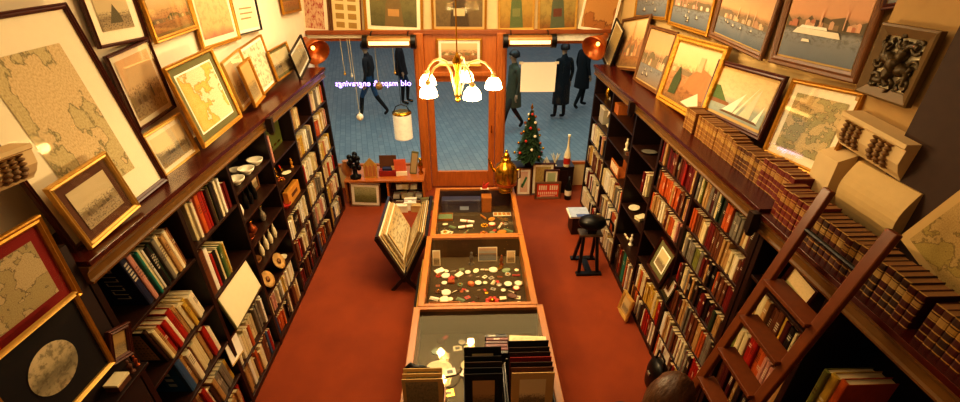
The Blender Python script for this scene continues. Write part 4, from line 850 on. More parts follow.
def heater(label, u0, u1, v, Y):
    a = PY(u0, v, Y); b_ = PY(u1, v, Y); c = (a+b_)/2; w = (b_-a).length
    t = thing('tube_lamp', label, 'lamp', c)
    MB().tube([(-w/2+.06, 0, 0), (w/2-.06, 0, 0)], .08, 16).build('tube_body', mat('bronze_tube', 'a0703c', .3, .4), t)
    MB().tube([(-w/2, 0, 0), (-w/2+.07, 0, 0)], .095, 16).build('end_cap', iron, t); MB().tube([(w/2-.07, 0, 0), (w/2, 0, 0)], .095, 16).build('end_cap', iron, t)
    MB().box((-w/2+.09, -.088, -.03), (w/2-.09, -.07, .02)).build('glowing_slot', mat('lamp_slot', 'fff0c8', .4, emis='ffd890', estr=1.3), t)
    for s in (-1, 1): MB().tube([(s*w*.35, 0, .05), (s*w*.35, .05, .12), (s*w*.35, .17, .12)], .008, 6).build('bracket_arm', iron, t)
heater('bronze tube lamp with dark ends above the left window', 363, 416, 42, 6.62)
heater('bronze tube lamp with dark ends above the right window', 503, 556, 41, 6.62)
def hanging(label, u, v, Y, r_, m, u2=None):
    p = PY(u, v, Y); t = thing('hanging_ornament', label, 'ornament', p)
    MB().tube([(0, 0, r_), (0, 0, WT-.125-p.z)], .004, 5).build('cord', mat('pale_cord', 'd8c898', .7), t)
    if r_: MB().ball((0, 0, 0), r_, 10).lathe([(.012, r_), (.012, r_+.02)], n=8).build('ball', m, t)
hanging('white ball ornament hanging lowest in the left window', 360, 117, 6.78, .055, white)
hanging('brown ball ornament hanging in front of the neon sign', 379, 86, 6.78, .06, mat('brown_glass', '8a6c40', .25))
hanging('short pale pendant hanging at the left of the window', 345, 74, 6.8, .02, goldp)
hanging('short pale pendant hanging left of the neon gap', 352, 76, 6.82, .018, white)
hanging('short pale pendant hanging right of the brown ball', 395, 73, 6.8, .02, goldp)
# drum lantern
p = PY(404, 138, 6.6); t = thing('paper_lantern', 'cream paper drum lantern hanging in the left window', 'lantern', p)
lm = mat('lantern_paper', 'f0e4c4', .7, emis='ffe8c0', estr=.25)
mb = MB(); pf = []
for k in range(11): pf += [(.135, k*.036), (.142, k*.036+.018)]
MB().lathe([(.12, 0)]+pf+[(.12, .4)], n=20).build('lantern_body', lm, t)
MB().lathe([(.145, .39), (.145, .415), (.10, .43)], n=20).build('rim', brass, t)
MB().tube([(-.13, 0, .4), (-.08, 0, .5), (0, 0, .53), (.08, 0, .5), (.13, 0, .4)], .008, 6).build('handle', iron, t)
MB().tube([(0, 0, .53), (0, 0, WT-.125-p.z)], .004, 5).build('cord', iron, t)
# neon lettering, read from the street, mirrored from inside
cu = bpy.data.curves.new('neon', 'FONT'); cu.body = 'old maps & engravings'; cu.size = .16; cu.extrude = .004; cu.align_x = 'CENTER'; cu.space_character = 1.05
to = bpy.data.objects.new('neon_tmp', cu); COL.objects.link(to); bpy.context.view_layer.update()
me = bpy.data.meshes.new_from_object(to.evaluated_get(bpy.context.evaluated_depsgraph_get())); COL.objects.unlink(to); bpy.data.objects.remove(to)
xs = [v.co.x for v in me.vertices]; W_ = max(xs)-min(xs)
pa = PY(336, 88, YB-.05); pb = PY(411, 84, YB-.05); sc_ = (pb.x-pa.x)/W_
ng = thing('neon_sign', 'purple neon lettering hanging in the left window, mirrored from inside', 'neon sign', ((pa.x+pb.x)/2, YB-.05, (pa.z+pb.z)/2))
o = bpy.data.objects.new('neon_letters', me); COL.objects.link(o); o.parent = ng; o.rotation_euler = (PI/2, 0, PI); o.scale = (sc_, sc_, 1)
nmx, nt, b = nm('violet_neon'); b.inputs['Emission Color'].default_value = (.42, .24, 1, 1); b.inputs['Emission Strength'].default_value = 3.5; me.materials.clear(); me.materials.append(nmx)
MB().box((-(pb.x-pa.x)/2, .012, .04), ((pb.x-pa.x)/2, .02, .05)).build('sign_rail', iron, ng)
# white notice on the right pane
a = PY(520, 92, YB-.03); b_ = PY(557, 62, YB-.03)
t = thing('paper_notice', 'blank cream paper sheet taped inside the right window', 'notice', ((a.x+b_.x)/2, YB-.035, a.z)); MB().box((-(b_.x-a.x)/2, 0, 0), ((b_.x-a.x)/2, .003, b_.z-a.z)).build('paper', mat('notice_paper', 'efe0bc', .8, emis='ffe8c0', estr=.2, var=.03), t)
for s in (-1, 1): MB().box((s*(b_.x-a.x)/2-.03, -.002, b_.z-a.z-.03), (s*(b_.x-a.x)/2+.03, 0, b_.z-a.z+.01)).build('tape', white, t)

# ------------------------------------------------------------------ window cabinets
cab = thing('window_cabinet', 'low brown window cabinet with open shelf under the left window', 'cabinet', (-1.32, 6.6, 0))
MB().box((-.62, -.3, .39), (.62, .27, .42)).build('top_board', orange, cab, .004)
MB().box((-.62, -.28, .04), (-.59, .27, .39)).box((.59, -.28, .04), (.62, .27, .39)).box((.03, -.28, .04), (.06, .27, .39)).build('side_panel', orange, cab)
MB().box((-.59, .24, .04), (.59, .27, .39)).build('back_panel', dark, cab); MB().box((-.59, -.27, .02), (.59, .24, .05)).build('bottom_board', wood, cab); MB().box((.06, -.2, .2), (.59, .24, .215)).build('shelf', wood, cab)
MB().quad([(.06, -.275, .06), (.59, -.275, .06), (.59, -.275, .385), (.06, -.275, .385)]).build('glass_front', sglass, cab)
cab2 = thing('window_cabinet', 'low dark window cabinet behind the Christmas tree', 'cabinet', (1.13, 6.72, 0))
MB().box((-.58, -.13, .46), (.60, .15, .49)).build('top_board', wood, cab2, .004); MB().box((-.58, -.11, 0), (.6, .15, .46)).build('cabinet_body', woodv, cab2, .003)
for a_, b_, kx in ((-.5, -.02, -.07), (.02, .5, .07)):
    dd = MB().box((a_, -.118, .05), (b_, -.11, .42)).build('door', wood, cab2, .002); MB().ball((kx, -.127, .25), .012, 8).build('knob', brass, dd)
# books and papers inside/at the left cabinet
p0 = PZ(350, 204, 0); M, w, h = rect_from([(350, 183), (381, 183), (380, 205), (351, 206)], Vector((0, 6.26, 0)), Vector((0, 1, .0)))
picture('white matted landscape in brown frame standing before the left window cabinet', Matrix.Translation((0, 0, -M.translation.z+.003)) @ M, w, h, fw=.02, ft='oak', mw=.045, mc='white', art_m=art('small_landscape', [(0, '6c6c40'), (.4, '8a8850'), (.55, 'a8a878'), (1, 'c8c090')], 4, .12, .4, '3c4020', 14, 61))
for i, (x, c) in enumerate(((-1.885, 'red'), (-1.855, 'ivory'), (-1.825, 'tan'))):
    o = bpy.data.objects.new('book', BOOK); COL.objects.link(o); o.color = lin(PAL[c]); o.matrix_world = Matrix.Translation((x, 6.36, .05)) @ Matrix.Diagonal((.027, .18, .26, 1)); tag(o, f'{c} book in the left end of the window cabinet', 'book', 'books in the window cabinet')
for i in range(7):
    xx = -1.17+.12*(i % 4)+(.05 if i > 3 else 0); zz = .052 if i < 4 else .218
    t = thing('paper_bundle', f"{['yellowed', 'cream', 'tan', 'grey'][i % 4]} bundle of papers, {['first','second','third','fourth'][i % 4]} from left on the {'lower' if i < 4 else 'upper'} cabinet shelf", 'papers', (xx, 6.46, zz), 'paper bundles in the window cabinet', (0, 0, .3*math.sin(i*2.1)))
    MB().box((-.05, -.07, 0), (.05, .07, .05+.01*(i % 3))).box((-.045, -.065, .05+.01*(i % 3)), (.055, .06, .065+.01*(i % 3))).build('sheets', [MAT['white'], paper, MAT['cream'], MAT['white']][i % 4], t); MB().box((-.052, -.006, -.0), (.052, .006, .068+.01*(i % 3))).build('string', redp, t)
for i in range(4):
    t = thing('paper_bundle', f"{['large yellow', 'cream tied', 'folded tan', 'grey'][i]} paper bundle piled before the window cabinet", 'papers', (-1.05+.13*i, 6.12+.05*(i % 2), .0), None, (0, 0, .4*math.sin(i*3)))
    MB().box((-.1, -.09, 0), (.1, .09, .10+.03*(i % 2))).box((-.09, -.10, .10+.03*(i % 2)), (.1, .08, .12+.03*(i % 2))).build('sheets', [goldp and MAT['cream'], MAT['white'], MAT['tan'], MAT['olive']][i], t); MB().box((-.102, -.008, 0), (.102, .008, .153)).build('string', brownb, t)
# display on the left cabinet
ZS = .42
def at(u, v, z): return PZ(u, v, z)
p = at(356, 178, ZS); t = thing('dark_sculpture', 'knobbly black sculpture standing on the left window cabinet', 'sculpture', (p.x, p.y, ZS))
mb = MB().lathe([(.07, 0), (.075, .03), (.03, .05), (.03, .12)], n=10)
for i in range(12): a = i*2.4; mb.ball((.055*math.cos(a), .045*math.sin(a), .13+.014*i), .035, 6)
mb.build('figure', iron, t)
p = at(371, 178, ZS); t = thing('framed_triptych', 'small standing frame with three orange arched panels', 'picture', (p.x, p.y, ZS), None, (-.15, 0, 0))
MB().prism([(-.085, 0), (.085, 0), (.085, .16), (.0, .24), (-.085, .16)], 0, .015).build('frame', goldp, t)
for i in (-1, 0, 1): MB().prism([(i*.05-.02, .02), (i*.05+.02, .02), (i*.05+.02, .13), (i*.05, .16), (i*.05-.02, .13)], -.004, 0).build('arched_panel', mat('terracotta', 'b06a38', .6), t)
p = at(388, 176, ZS); t = thing('jewel_box', 'open dark red case with navy cushion on window cabinet', 'box', (p.x, p.y+.04, ZS))
MB().box((-.11, -.06, 0), (.11, .06, .07)).build('case_body', MAT['red'], t, .004); MB().bar((0, .065, .07), (0, .10, .22), .22, .02, up=(0, 1, 0)).build('case_lid', MAT['brown'], t); MB().box((-.06, -.05, .07), (.06, .03, .1)).build('cushion', navyb, t)
p = at(402, 175, ZS); t = thing('standing_card', 'orange and white folded card standing on window cabinet', 'card', (p.x, p.y, ZS), None, (0, 0, .1))
MB().box((-.09, 0, 0), (.06, .012, .2)).build('card_front', mat('coral_card', 'd0603c', .6), t); MB().box((-.12, -.03, 0), (.07, -.005, .05)).build('card_foot', white, t); MB().box((-.13, .004, 0), (-.09, .012, .12)).build('card_wing', MAT['tan'], t)
p = at(413, 174, ZS); t = thing('standing_board', 'olive green tall board leaning in the left window', 'board', (p.x, p.y, ZS), None, (0, .16, 0)); MB().box((-.045, -.006, 0), (.045, .012, .29)).build('board', MAT['olive'], t, .003); MB().box((-.035, -.008, .02), (.035, -.006, .27)).build('print', eng(71, 'b8a878'), t)
p = at(421, 174, ZS); t = thing('brass_vase', 'small brass vase beside the door post', 'vase', (p.x, p.y, ZS)); MB().lathe([(.03, 0), (.035, .02), (.018, .05), (.035, .1), (.03, .13), (.015, .16), (.025, .2), (.015, .2), (.01, .16)], n=14).build('vase', brass, t)
p = at(347, 176, ZS); t = thing('ceramic_jar', 'orange-brown ceramic jar at the left window edge', 'jar', (p.x, p.y+.05, ZS)); MB().lathe([(.05, 0), (.075, .06), (.07, .12), (.04, .16), (.05, .18), (.035, .18)], n=14).build('jar', mat('orange_glaze', 'b8743c', .3), t)
for o in COL.objects:
    if o.parent is None and o.get('label') and any(k_ in o['label'] for k_ in ('on the left window cabinet', 'three orange arched', 'open dark red case', 'orange and white folded card', 'olive green tall board', 'beside the door post', 'jar at the left window')): o.scale = (1.22, 1.0, 1.35)
# right side display
ZR = .49
tx = thing('christmas_tree', 'small decorated artificial Christmas tree in a dark pot, right window', 'christmas tree', (.99, 6.66, ZR)); tx.scale = (1.18, 1.18, 1.12)
MB().lathe([(.06, 0), (.08, .1), (.085, .11), (.01, .1)], n=14).build('pot', iron, tx); MB().tube([(0, 0, .1), (0, 0, .84)], [.012, .005], 6).build('trunk', brownb, tx)
mb = MB(); R_ = random.Random(2)
for k in range(1100):
    f_ = k/1100; z = .16+.66*f_; rr = .20*(1-f_)**.85+.015; a = k*2.39996
    d_ = Vector((math.cos(a), math.sin(a), -.15-.2*R_.random())); e = d_*rr*R_.uniform(.75, 1.1); s_ = Vector((-math.sin(a), math.cos(a), 0))*.02*(1.3-f_*.7); q = Vector((0, 0, z))
    mb.quad([q+e*.15, q+e*.7+s_+Vector((0, 0, .008)), q+e, q+e*.7-s_+Vector((0, 0, .008))])
mb.build('foliage', mat('fir_green', '2c4424', .7, scale=30, var=.5), tx)
for i in range(30):
    f_ = (i+.5)/30; a = i*2.39996+.5; rr = .19*(1-f_)**.85+.02
    b_ = MB().ball((rr*math.cos(a), rr*math.sin(a), .15+.66*f_), .02, 6).build('bauble', [redp, brass, copper, white][i % 4], tx)
MB().lathe([(.001, .82), (.02, .86), (.001, .92)], n=8).build('topper', brass, tx)
p = PZ(507, 186, CZT); t = thing('brass_samovar', 'polished round brass samovar with tap on the far display case corner', 'samovar', (.455, 4.90, CZT)); t.scale = (1.2, 1.2, 1.35)
MB().lathe([(.075, 0), (.08, .02), (.06, .04)], n=20).build('foot', brass, t)
MB().lathe([(.06, .04), (.105, .07), (.115, .12), (.115, .20), (.10, .25), (.06, .285), (.045, .30), (.05, .32), (.01, .33)], n=24).build('body', brass, t)
MB().lathe([(.116, .075), (.119, .085), (.116, .095)], n=24).build('copper_band', copper, t)
MB().lathe([(.03, .325), (.034, .35), (.02, .37), (.008, .375)], n=14).ball((0, 0, .385), .014, 8).build('lid', brass, t)
MB().tube([(-.11, 0, .2), (-.14, 0, .23), (-.16, 0, .28), (-.175, 0, .32)], [.018, .014, .012, .01], 8).build('spout', brass, t)
MB().tube([(.11, 0, .2), (.145, 0, .22), (.145, 0, .13), (.11, 0, .11)], .009, 8).build('handle', brass, t)
t = thing('red_ornament', 'small red angular ornament standing left of the samovar', 'ornament', (.20, 4.95, CZT)); MB().prism([(-.035, 0), (.03, 0), (.05, .09), (.0, .05), (-.01, .11)], -.015, .015).build('body', redp, t); MB().box((-.05, -.02, 0), (.05, .02, .01)).build('base', white, t)
# framed things on the floor and shelf before the right cabinet
def floor_pic(label, x, y, w, h, z=0, lean=.05, **k):
    M = Matrix.Translation((x, y, z+.003)) @ Matrix.Rotation(-lean, 4, 'X'); return picture(label, M, w, h, **k)
floor_pic('white matted frame with a green sprig left of the red sign', .91, 6.55, .24, .48, fw=.02, ft='oak', mw=.04, mc='white', art_m=art('pink_note', [(0, 'e0b8a0'), (.5, 'e8d8b8'), (1, 'dcb4a0')], 3, .1, .2, 'a86a50', 10, 4), polys=[('3c7a48', [(.2, .35), (.5, .3), (.95, .7), (.75, .78), (.4, .5)]), ('2c5c38', [(.1, .25), (.4, .2), (.5, .4), (.2, .42)])])
floor_pic('tall cream framed sheet behind the red sign', 1.22, 6.565, .38, .56, fw=.025, ft='mahogany', mw=.04, mc='cream', art_m=art('ochre_sheet', [(0, 'b08c48'), (1, 'c8ac68')], 3, .2, .3, '6a5428', 9, 2))
floor_pic('small green matted picture standing behind the red sign', 1.35, 6.50, .25, .48, fw=.03, ft='mahogany', mw=.03, mc='cream', art_m=art('green_wash', [(0, '9ca878'), (1, 'b8bc90')], 3, .2, .1, '6c7c50', 9, 2))
marks = [('f0dcc0', [(.08+.1*i, .52), (.15+.1*i, .52), (.15+.1*i, .88), (.08+.1*i, .88)]) for i in range(9) if i not in (4,)]+[('f0dcc0', [(.06+.09*i, .18), (.11+.09*i, .18), (.11+.09*i, .4), (.06+.09*i, .4)]) for i in range(10)]+[('f0dcc0', [(.15, .06), (.85, .06), (.85, .11), (.15, .11)])]
floor_pic('brown framed red sign with rows of pale marks on the floor', 1.29, 6.42, .42, .30, fw=.035, ft='oak', mw=.0, art_m=mat('sign_red', 'b8381c', .6, emis='ff5020', estr=.15), polys=marks)
for i, (x, lab, hh, m_) in enumerate(((1.27, 'little white sailing boat model on the right cabinet', .16, white), (1.42, 'pale branching ornament beside the boat model', .2, ivory))):
    t = thing(['model_boat', 'branching_ornament'][i], lab, 'ornament', (x, 6.66, ZR))
    if i == 0:
        MB().prism([(-.07, .03), (.07, .03), (.05, 0), (-.05, 0)], -.02, .02).build('hull', brownb, t); MB().prism([(0, .035), (.06, .05), (0, hh)], -.003, .003).build('sail', m_, t); MB().prism([(-.01, .035), (-.05, .05), (-.01, hh*.9)], -.003, .003).build('jib', m_, t)
    else:
        mb = MB().lathe([(.035, 0), (.01, .02)], n=10)
        for j in range(6): a = j*PI/3; mb.tube([(0, 0, .02), (.03*math.cos(a), .03*math.sin(a), .1), (.07*math.cos(a), .04*math.sin(a), hh)], .006, 6)
        mb.build('branches', m_, t)
p = PY(568, 158, 6.5); t = thing('tall_bottle', 'tall pale glazed bottle with red label near right bookcase', 'bottle', (1.60, 6.62, ZR))
MB().lathe([(.05, 0), (.055, .02), (.055, .2), (.03, .28), (.018, .34), (.016, .5), (.022, .51), (.022, .54), (.01, .54)], n=16).build('bottle_glass', ivory, t); MB().lathe([(.056, .05), (.056, .15)], n=16).build('bottle_label', redp, t)
t = thing('dark_bottle', 'dark bottle on the floor right of the red sign', 'bottle', (1.62, 6.40, 0)); MB().lathe([(.05, 0), (.055, .02), (.055, .22), (.02, .3), (.018, .4), (.01, .4)], n=14).build('bottle_glass', iron, t); MB().lathe([(.056, .08), (.056, .17)], n=14).build('bottle_label', white, t)

# ------------------------------------------------------------------ objects in open shelf bays
def bowl(label, x, y, z, r_, m, grp=None):
    t = thing('bowl', label, 'bowl', (x, y, z), grp); MB().lathe([(r_*.4, 0), (r_*.42, r_*.12), (r_*.8, r_*.4), (r_, r_*.8), (r_*.95, r_*.8), (r_*.7, r_*.4), (.005, r_*.15)], n=20).build('bowl_body', m, t); return t
for i, (u, v) in enumerate(((250, 167), (238, 174), (237, 185), (229, 168))):
    p = PX(u, v, -2.02)
    bowl(['far white porcelain bowl on the top shelf of the bowl bay', 'middle white porcelain bowl on the same shelf', 'nearest white porcelain cup-shaped bowl, bowl bay top shelf', 'white porcelain bowl tucked behind the upright'][i], -2.03-(.1 if i == 3 else 0), 3.48+.18*i if False else [3.98, 3.78, 3.57, 3.80][i]-(0 if i < 3 else .02), 1.742, .075 if i < 3 else .06, white, 'white porcelain bowls')
def vase(label, x, y, z, h_, r_, m, cat='vase', nm_='vase'):
    t = thing(nm_, label, cat, (x, y, z)); MB().lathe([(r_*.6, 0), (r_, h_*.25), (r_*.8, h_*.5), (r_*.3, h_*.7), (r_*.28, h_*.9), (r_*.45, h_), (r_*.2, h_)], n=14).build(nm_+'_body', m, t); MB().lathe([(r_*.47, h_*.97), (r_*.5, h_*1.01), (r_*.3, h_*1.02)], n=12).build('rim', brass, t); return t
bz_ = 1.472
for i in range(3): vase(f"{['near', 'middle', 'far'][i]} of three dark slender bottles under the bowls", -2.03, 3.62+.09*i, bz_, .2, .028, iron, 'bottle', 'bottle')
vase('white porcelain vase left of the dark bottles', -2.03, 3.47, bz_, .21, .04, white)
t = thing('small_frame', 'little cream card in brown frame beside the dark bottles', 'picture', (-2.1, 3.98, bz_), None, (0, 0, PI/2)); MB().mould(.16, .18, [(0, 0), (0, .015), (.02, .01), (.02, 0)]).build('frame', oak, t); MB().quad([(-.065, -.003, .015), (.065, -.003, .015), (.065, -.003, .165), (-.065, -.003, .165)], 0, [(0, 0), (1, 0), (1, 1), (0, 1)]).build('print', eng(72), t)
vase('clear silver flask on the third shelf of the bowl bay', -2.04, 3.85, 1.202, .16, .035, silver, 'flask', 'flask')
vase('copper jug on the third shelf of the bowl bay', -2.05, 3.62, 1.202, .13, .05, copper, 'jug', 'jug')
bowl('copper bowl at the near end, third shelf of bowl bay', -2.03, 3.48, 1.202, .06, copper)
bowl('copper bowl with pale rim, fourth shelf of bowl bay', -2.05, 3.5, .922, .07, mat('worn_copper', 'b07844', .4, .4))
for i in range(4): vase(f"{['first', 'second', 'third', 'fourth'][i]} pale bead-stemmed candlestick from near end, bowl bay", -2.03, 3.64+.11*i, .922, .19+.02*(i % 2), .026, ivory, 'candlestick', 'candlestick')
for i in range(2):
    t = thing('agate_plate', f"{['nearer', 'farther'][i]} tan scalloped plate standing on edge under the candlesticks", 'plate', (-2.0, 3.52+.30*i, .715), 'scalloped plates')
    mb = MB(); M_ = Matrix.Rotation(PI/2-.5, 4, 'Y')
    mb.lathe([(.01, 0), (.06, .0), (.085, .012), (.09, .02), (.06, .012), (.01, .01)], n=16, M=M_); mb.build('plate_body', mat('tan_stone', 'c89c5c', .4, scale=25, var=.5), t); MB().lathe([(.01, .015), (.03, .02), (.01, .022)], n=10, M=M_).build('centre_boss', mat('dark_stone', '8a5c2c', .4), t)
bowl('small pale bowl on the plate shelf of the bowl bay', -2.02, 3.98, .622, .05, ivory)
# fourth left bay display shelves
t = thing('green_board', 'dark olive green board standing on the top shelf of the fourth bay', 'board', (-2.08, 4.58, 1.662), None, (0, 0, PI/2)); MB().box((-.2, 0, 0), (.22, .015, .33)).build('board', mat('olive_board', '4a5018', .6, emis='4a5018', estr=.03), t); 
for i in range(3): MB().box((-.12+.1*i, -.004, .04), (-.06+.1*i, 0, .06)).build('gold_mark', brass, t)
for i in range(7):
    kk = ['figurine', 'pocket watch', 'flower brooch', 'figurine', 'oval dish', 'medal', 'figurine'][i]; cc = ['amber', 'gold', 'copper', 'gold', 'ivory', 'gold', 'amber'][i]
    curio(kk, cc, -2.03-.08*(i % 2), 4.24+.088*i, 1.362, .045, .3*i, f"{cc} {kk}, {ordinal(i).replace('nearest','first')} from near end, second shelf of fourth left bay", 'ornaments in the fourth left bay', PI/3 if kk in ('pocket watch', 'flower brooch', 'medal') else 0)
t = thing('orange_box', 'flat orange wooden box standing in the fourth left bay', 'box', (-1.99, 4.6, 1.052), None, (0, 0, PI/2)); MB().box((-.2, 0, 0), (.16, .06, .16)).build('box_body', mat('orange_box', 'c88834', .4), t, .004); MB().box((-.1, -.003, .06), (.07, 0, .1)).build('stamped_mark', brownb, t)
bowl('red and white patterned bowl, fourth left bay', -2.03, 4.36, 1.052, .07, redp)
t = thing('patterned_dish', 'red and white patterned dish on the lower display shelf', 'dish', (-2.0, 4.55, 1.24)); COL.objects.unlink(t); bpy.data.objects.remove(t)
# white portfolio leaning across the second left bay
M, w, h = rect_from([(217, 298), (243, 258), (263, 286), (236, 329)], *lean_plane(-1, -1.90, -1.99, .8, 1.3))
t = thing('portfolio', 'large cream portfolio with green edges leaning across the left shelves', 'portfolio', M=M)
MB().box((-w/2, 0, 0), (w/2, .02, h)).build('board', MAT['olive'], t); MB().box((-w/2+.01, -.004, .012), (w/2-.01, 0, h-.004)).build('cream_face', mat('portfolio_face', 'efe2b8', .6, var=.04), t)
# white sheet low in the second left bay
M, w, h = rect_from([(225, 347), (236, 334), (244, 350), (233, 367)], *lean_plane(-1, -1.93, -1.96, .4, .7))
t = thing('paper_sheet', 'white sheet leaning before books low in the second left bay', 'sheet', M=M); MB().box((-w/2, 0, 0), (w/2, .006, h)).build('sheet', MAT['white'], t); MB().box((-w/2, -.003, 0), (w/2, 0, .012)).build('sheet_edge', MAT['tan'], t)
pic('small brown framed tan picture between the round picture and bookcase', [(101, 331), (122, 328), (135, 354), (112, 360)], (Vector((-1.93, 0, 2)), Vector((1, 0, 0))), fw=.03, ft='mahogany', mw=.0, art_m=eng(82, 'a88850'), glz=False)
# near-left wall shelf with small things
st = thing('wall_shelf', 'small dark wall shelf between the round picture and left bookcase', 'shelf', (-1.945, 1.71, 1.49))
MB().box((0, -.16, -.02), (.11, .11, 0)).build('shelf_board', woodv, st, .003)
for sy in (-.12, .07): MB().prism([(0, -.02), (.09, -.02), (0, -.13)], sy-.01, sy+.01).build('shelf_bracket', woodv, st)
t = thing('trinket_box', 'cream lidded trinket box on the small dark wall shelf', 'box', (-1.89, 1.66, 1.49)); MB().box((-.035, -.045, 0), (.035, .045, .035)).build('box_body', brownb, t); MB().box((-.037, -.047, .035), (.037, .047, .05)).build('lid', paper, t)
curio('figurine', 'brown', -1.88, 1.75, 1.49, .035, 0, 'brown turned wooden figurine on the small dark wall shelf', None)
curio('figurine', 'copper', -1.88, 1.795, 1.49, .03, 0, 'little copper figurine at far end of the dark wall shelf', None)

# right bookcase display bays
t = thing('plate', 'round ivory plate standing on the top shelf of the third right bay', 'plate', (1.93, 4.75, 1.86)); M_ = Matrix.Rotation(-PI/2+.25, 4, 'Y')
MB().lathe([(.01, 0), (.05, .0), (.08, .01), (.085, .018), (.05, .01), (.01, .008)], n=20, M=M_).build('plate_rim', ivory, t); MB().lathe([(.05, .012), (.01, .013)], n=16, M=M_).build('plate_centre', brownb, t)
def rsheet(label, q, m, X=(1.78, 1.86), z=(1.0, 1.5), nm_='paper_sheet', edge=MAT['tan']):
    M, w, h = rect_from(q, *lean_plane(1, X[0], X[1], *z)); t = thing(nm_, label, 'sheet', M=M); MB().box((-w/2, 0, 0), (w/2, .008, h)).build('sheet', edge, t); MB().quad([(-w/2+.008, -.002, .008), (w/2-.008, -.002, .008), (w/2-.008, -.002, h-.008), (-w/2+.008, -.002, h-.008)], 0, [(0, 0), (1, 0), (1, 1), (0, 1)]).build('face', m, t)
rsheet('tall pale sheet leaning in the fourth right bay', [(601, 144), (609, 142), (607, 164), (598, 166)], eng(91, 'e0d4a8'), X=(1.86, 1.92))
rsheet('white sheet on top shelf of the far right bay', [(604, 105), (610, 98), (611, 112), (606, 120)], MAT['white'], X=(1.86, 1.9))
t = thing('wooden_box', 'small brown wooden box on the top shelf, far right bay', 'box', (1.93, 5.32, 1.782)); MB().box((-.1, -.08, 0), (.1, .08, .1)).build('box_body', orange, t, .003); MB().box((-.102, -.082, .1), (.102, .082, .12)).build('lid', orange, t)
vase('ivory lidded urn on the top shelf, far right bay', 1.92, 5.62, 1.782, .2, .05, ivory, 'urn', 'urn'); vase('brass vase at the window end, top shelf right', 1.92, 6.0, 1.782, .22, .04, brass)
t = thing('patterned_tin', 'black and white patterned tin in the far right bay', 'tin', (1.90, 5.95, 1.452)); MB().box((-.05, -.1, 0), (.05, .1, .22)).build('tin_body', art('blotched_tin', [(0, 'e8dcc0'), (1, 'e8dcc0')], 3, .1, 1, '1c1814', 6, 2), t, .003); MB().box((-.052, -.102, .2), (.052, .102, .225)).build('lid', white, t)
bowl('ivory bowl next to the patterned tin', 1.92, 5.68, 1.452, .07, ivory)
t = thing('letter_rack', 'wooden rack with a row of pale slots in the third right bay', 'rack', (1.90, 5.0, 1.122)); MB().box((-.09, -.16, 0), (-.075, .16, .14)).box((.07, -.16, 0), (.085, .16, .16)).box((-.075, -.16, 0), (.07, .16, .015)).build('rack_frame', orange, t)
for i in range(5): MB().box((-.095, -.13+.055*i, .03), (-.09, -.095+.055*i, .12)).build('pale_slot', ivory, t)
for i in range(8):
    kk = ['figurine', 'lidded box', 'oval dish', 'figurine', 'rolled paper', 'lidded box', 'figurine', 'oval dish'][i]; cc = ['ivory', 'cream', 'ivory', 'white', 'cream', 'brown', 'ivory', 'silver'][i]
    yy, zz = [(4.0, .952), (4.17, .952), (4.40, .952), (4.1, .522), (4.35, .522), (4.75, 1.452), (4.95, 1.452), (4.3, 1.682)][i]
    if i in (3,): yy = 4.3; 
    if i == 4: yy = 4.45
    curio(kk, cc, 1.90, yy, zz, .06, .4*i, [ 'ivory figurine at near end, middle of third right bay', 'cream lidded box beside the ivory figurine, third right bay', 'ivory oval dish in the middle of third right bay', 'white figurine low in the third right bay', 'cream paper roll low in the third right bay', 'brown lidded box, second shelf of fourth right bay', 'ivory figurine beside the brown box, fourth right bay', 'silver oval dish high in the third right bay'][i], None)
# green matted pictures in the main right block
GP = lean_plane(1, 1.77, 1.84, 1.0, 1.3)
A_g = eng(95, 'd0c08c')
pic('green matted square picture, upper of two among right shelves', [(662, 240), (681, 256), (660, 282), (649, 264)], lean_plane(1, 1.775, 1.84, 1.02, 1.27), fw=.012, ft='mahogany', mw=.05, mc='olive', mw2=.015, mc2='white', art_m=A_g)
pic('green matted picture, lower of two among right shelves', [(674, 268), (683, 283), (668, 304), (660, 290)], lean_plane(1, 1.775, 1.84, .70, .98), fw=.012, ft='black', mw=.035, mc='green', mw2=.03, mc2='white', art_m=A_g)
# framed picture on the floor leaning on the right bookcase
M, w, h = rect_from([(627, 288), (637, 300), (628, 322), (617, 308)], *lean_plane(1, 1.70, 1.77, 0, .3))
picture('small gold framed picture on the floor against right bookcase', M, .26, .26, fw=.03, ft='pale', mw=.03, mc='tan', art_m=eng(96, 'c8b07c'))
# frame leaning behind the ladder
M, w, h = rect_from([(797, 264), (823, 292), (806, 312), (780, 283)], *lean_plane(1, 1.78, 1.84, 1.6, 2.0))
picture('pale certificate in dark frame behind the ladder top', M, w, h, fw=.02, ft='mahogany', mw=.0, art_m=art('pale_certificate', [(0, '8c8c58'), (.2, '9c9860'), (.28, 'e0c490'), (1, 'e4cc98')], 4, .06, .15, '8a7848', 10, 3))

# ------------------------------------------------------------------ black iron stand in the right aisle
t = thing('iron_press_stand', 'black iron stand with rounded top on two legs, right aisle', 'stand', (1.50, 4.58, 0))
MB().box((-.17, -.2, 0), (.15, -.13, .03)).box((-.17, .13, 0), (.15, .2, .03)).box((-.04, -.13, 0), (.04, .13, .025)).build('base', iron, t, .006)
for sx in (-.13, .1): MB().bar((sx, -.15, .03), (sx*.7, -.03, .50), .035, .03, up=(0, 1, 0)).bar((sx, .15, .03), (sx*.7, .03, .50), .035, .03, up=(0, 1, 0)).build('leg', iron, t)
MB().box((-.15, -.08, .50), (.13, .08, .53)).build('plate', mat('worn_steel', '6a5a48', .4, .5), t, .004)
MB().prism([(-.05, .53), (.05, .53), (.06, .6), (-.06, .6)], -.05, .05).build('neck', iron, t)
MB().lathe([(.06, .6), (.14, .62), (.16, .66), (.14, .71), (.08, .745), (.01, .75)], n=20, sx=1.1, sy=.8).build('rounded_head', iron, t)
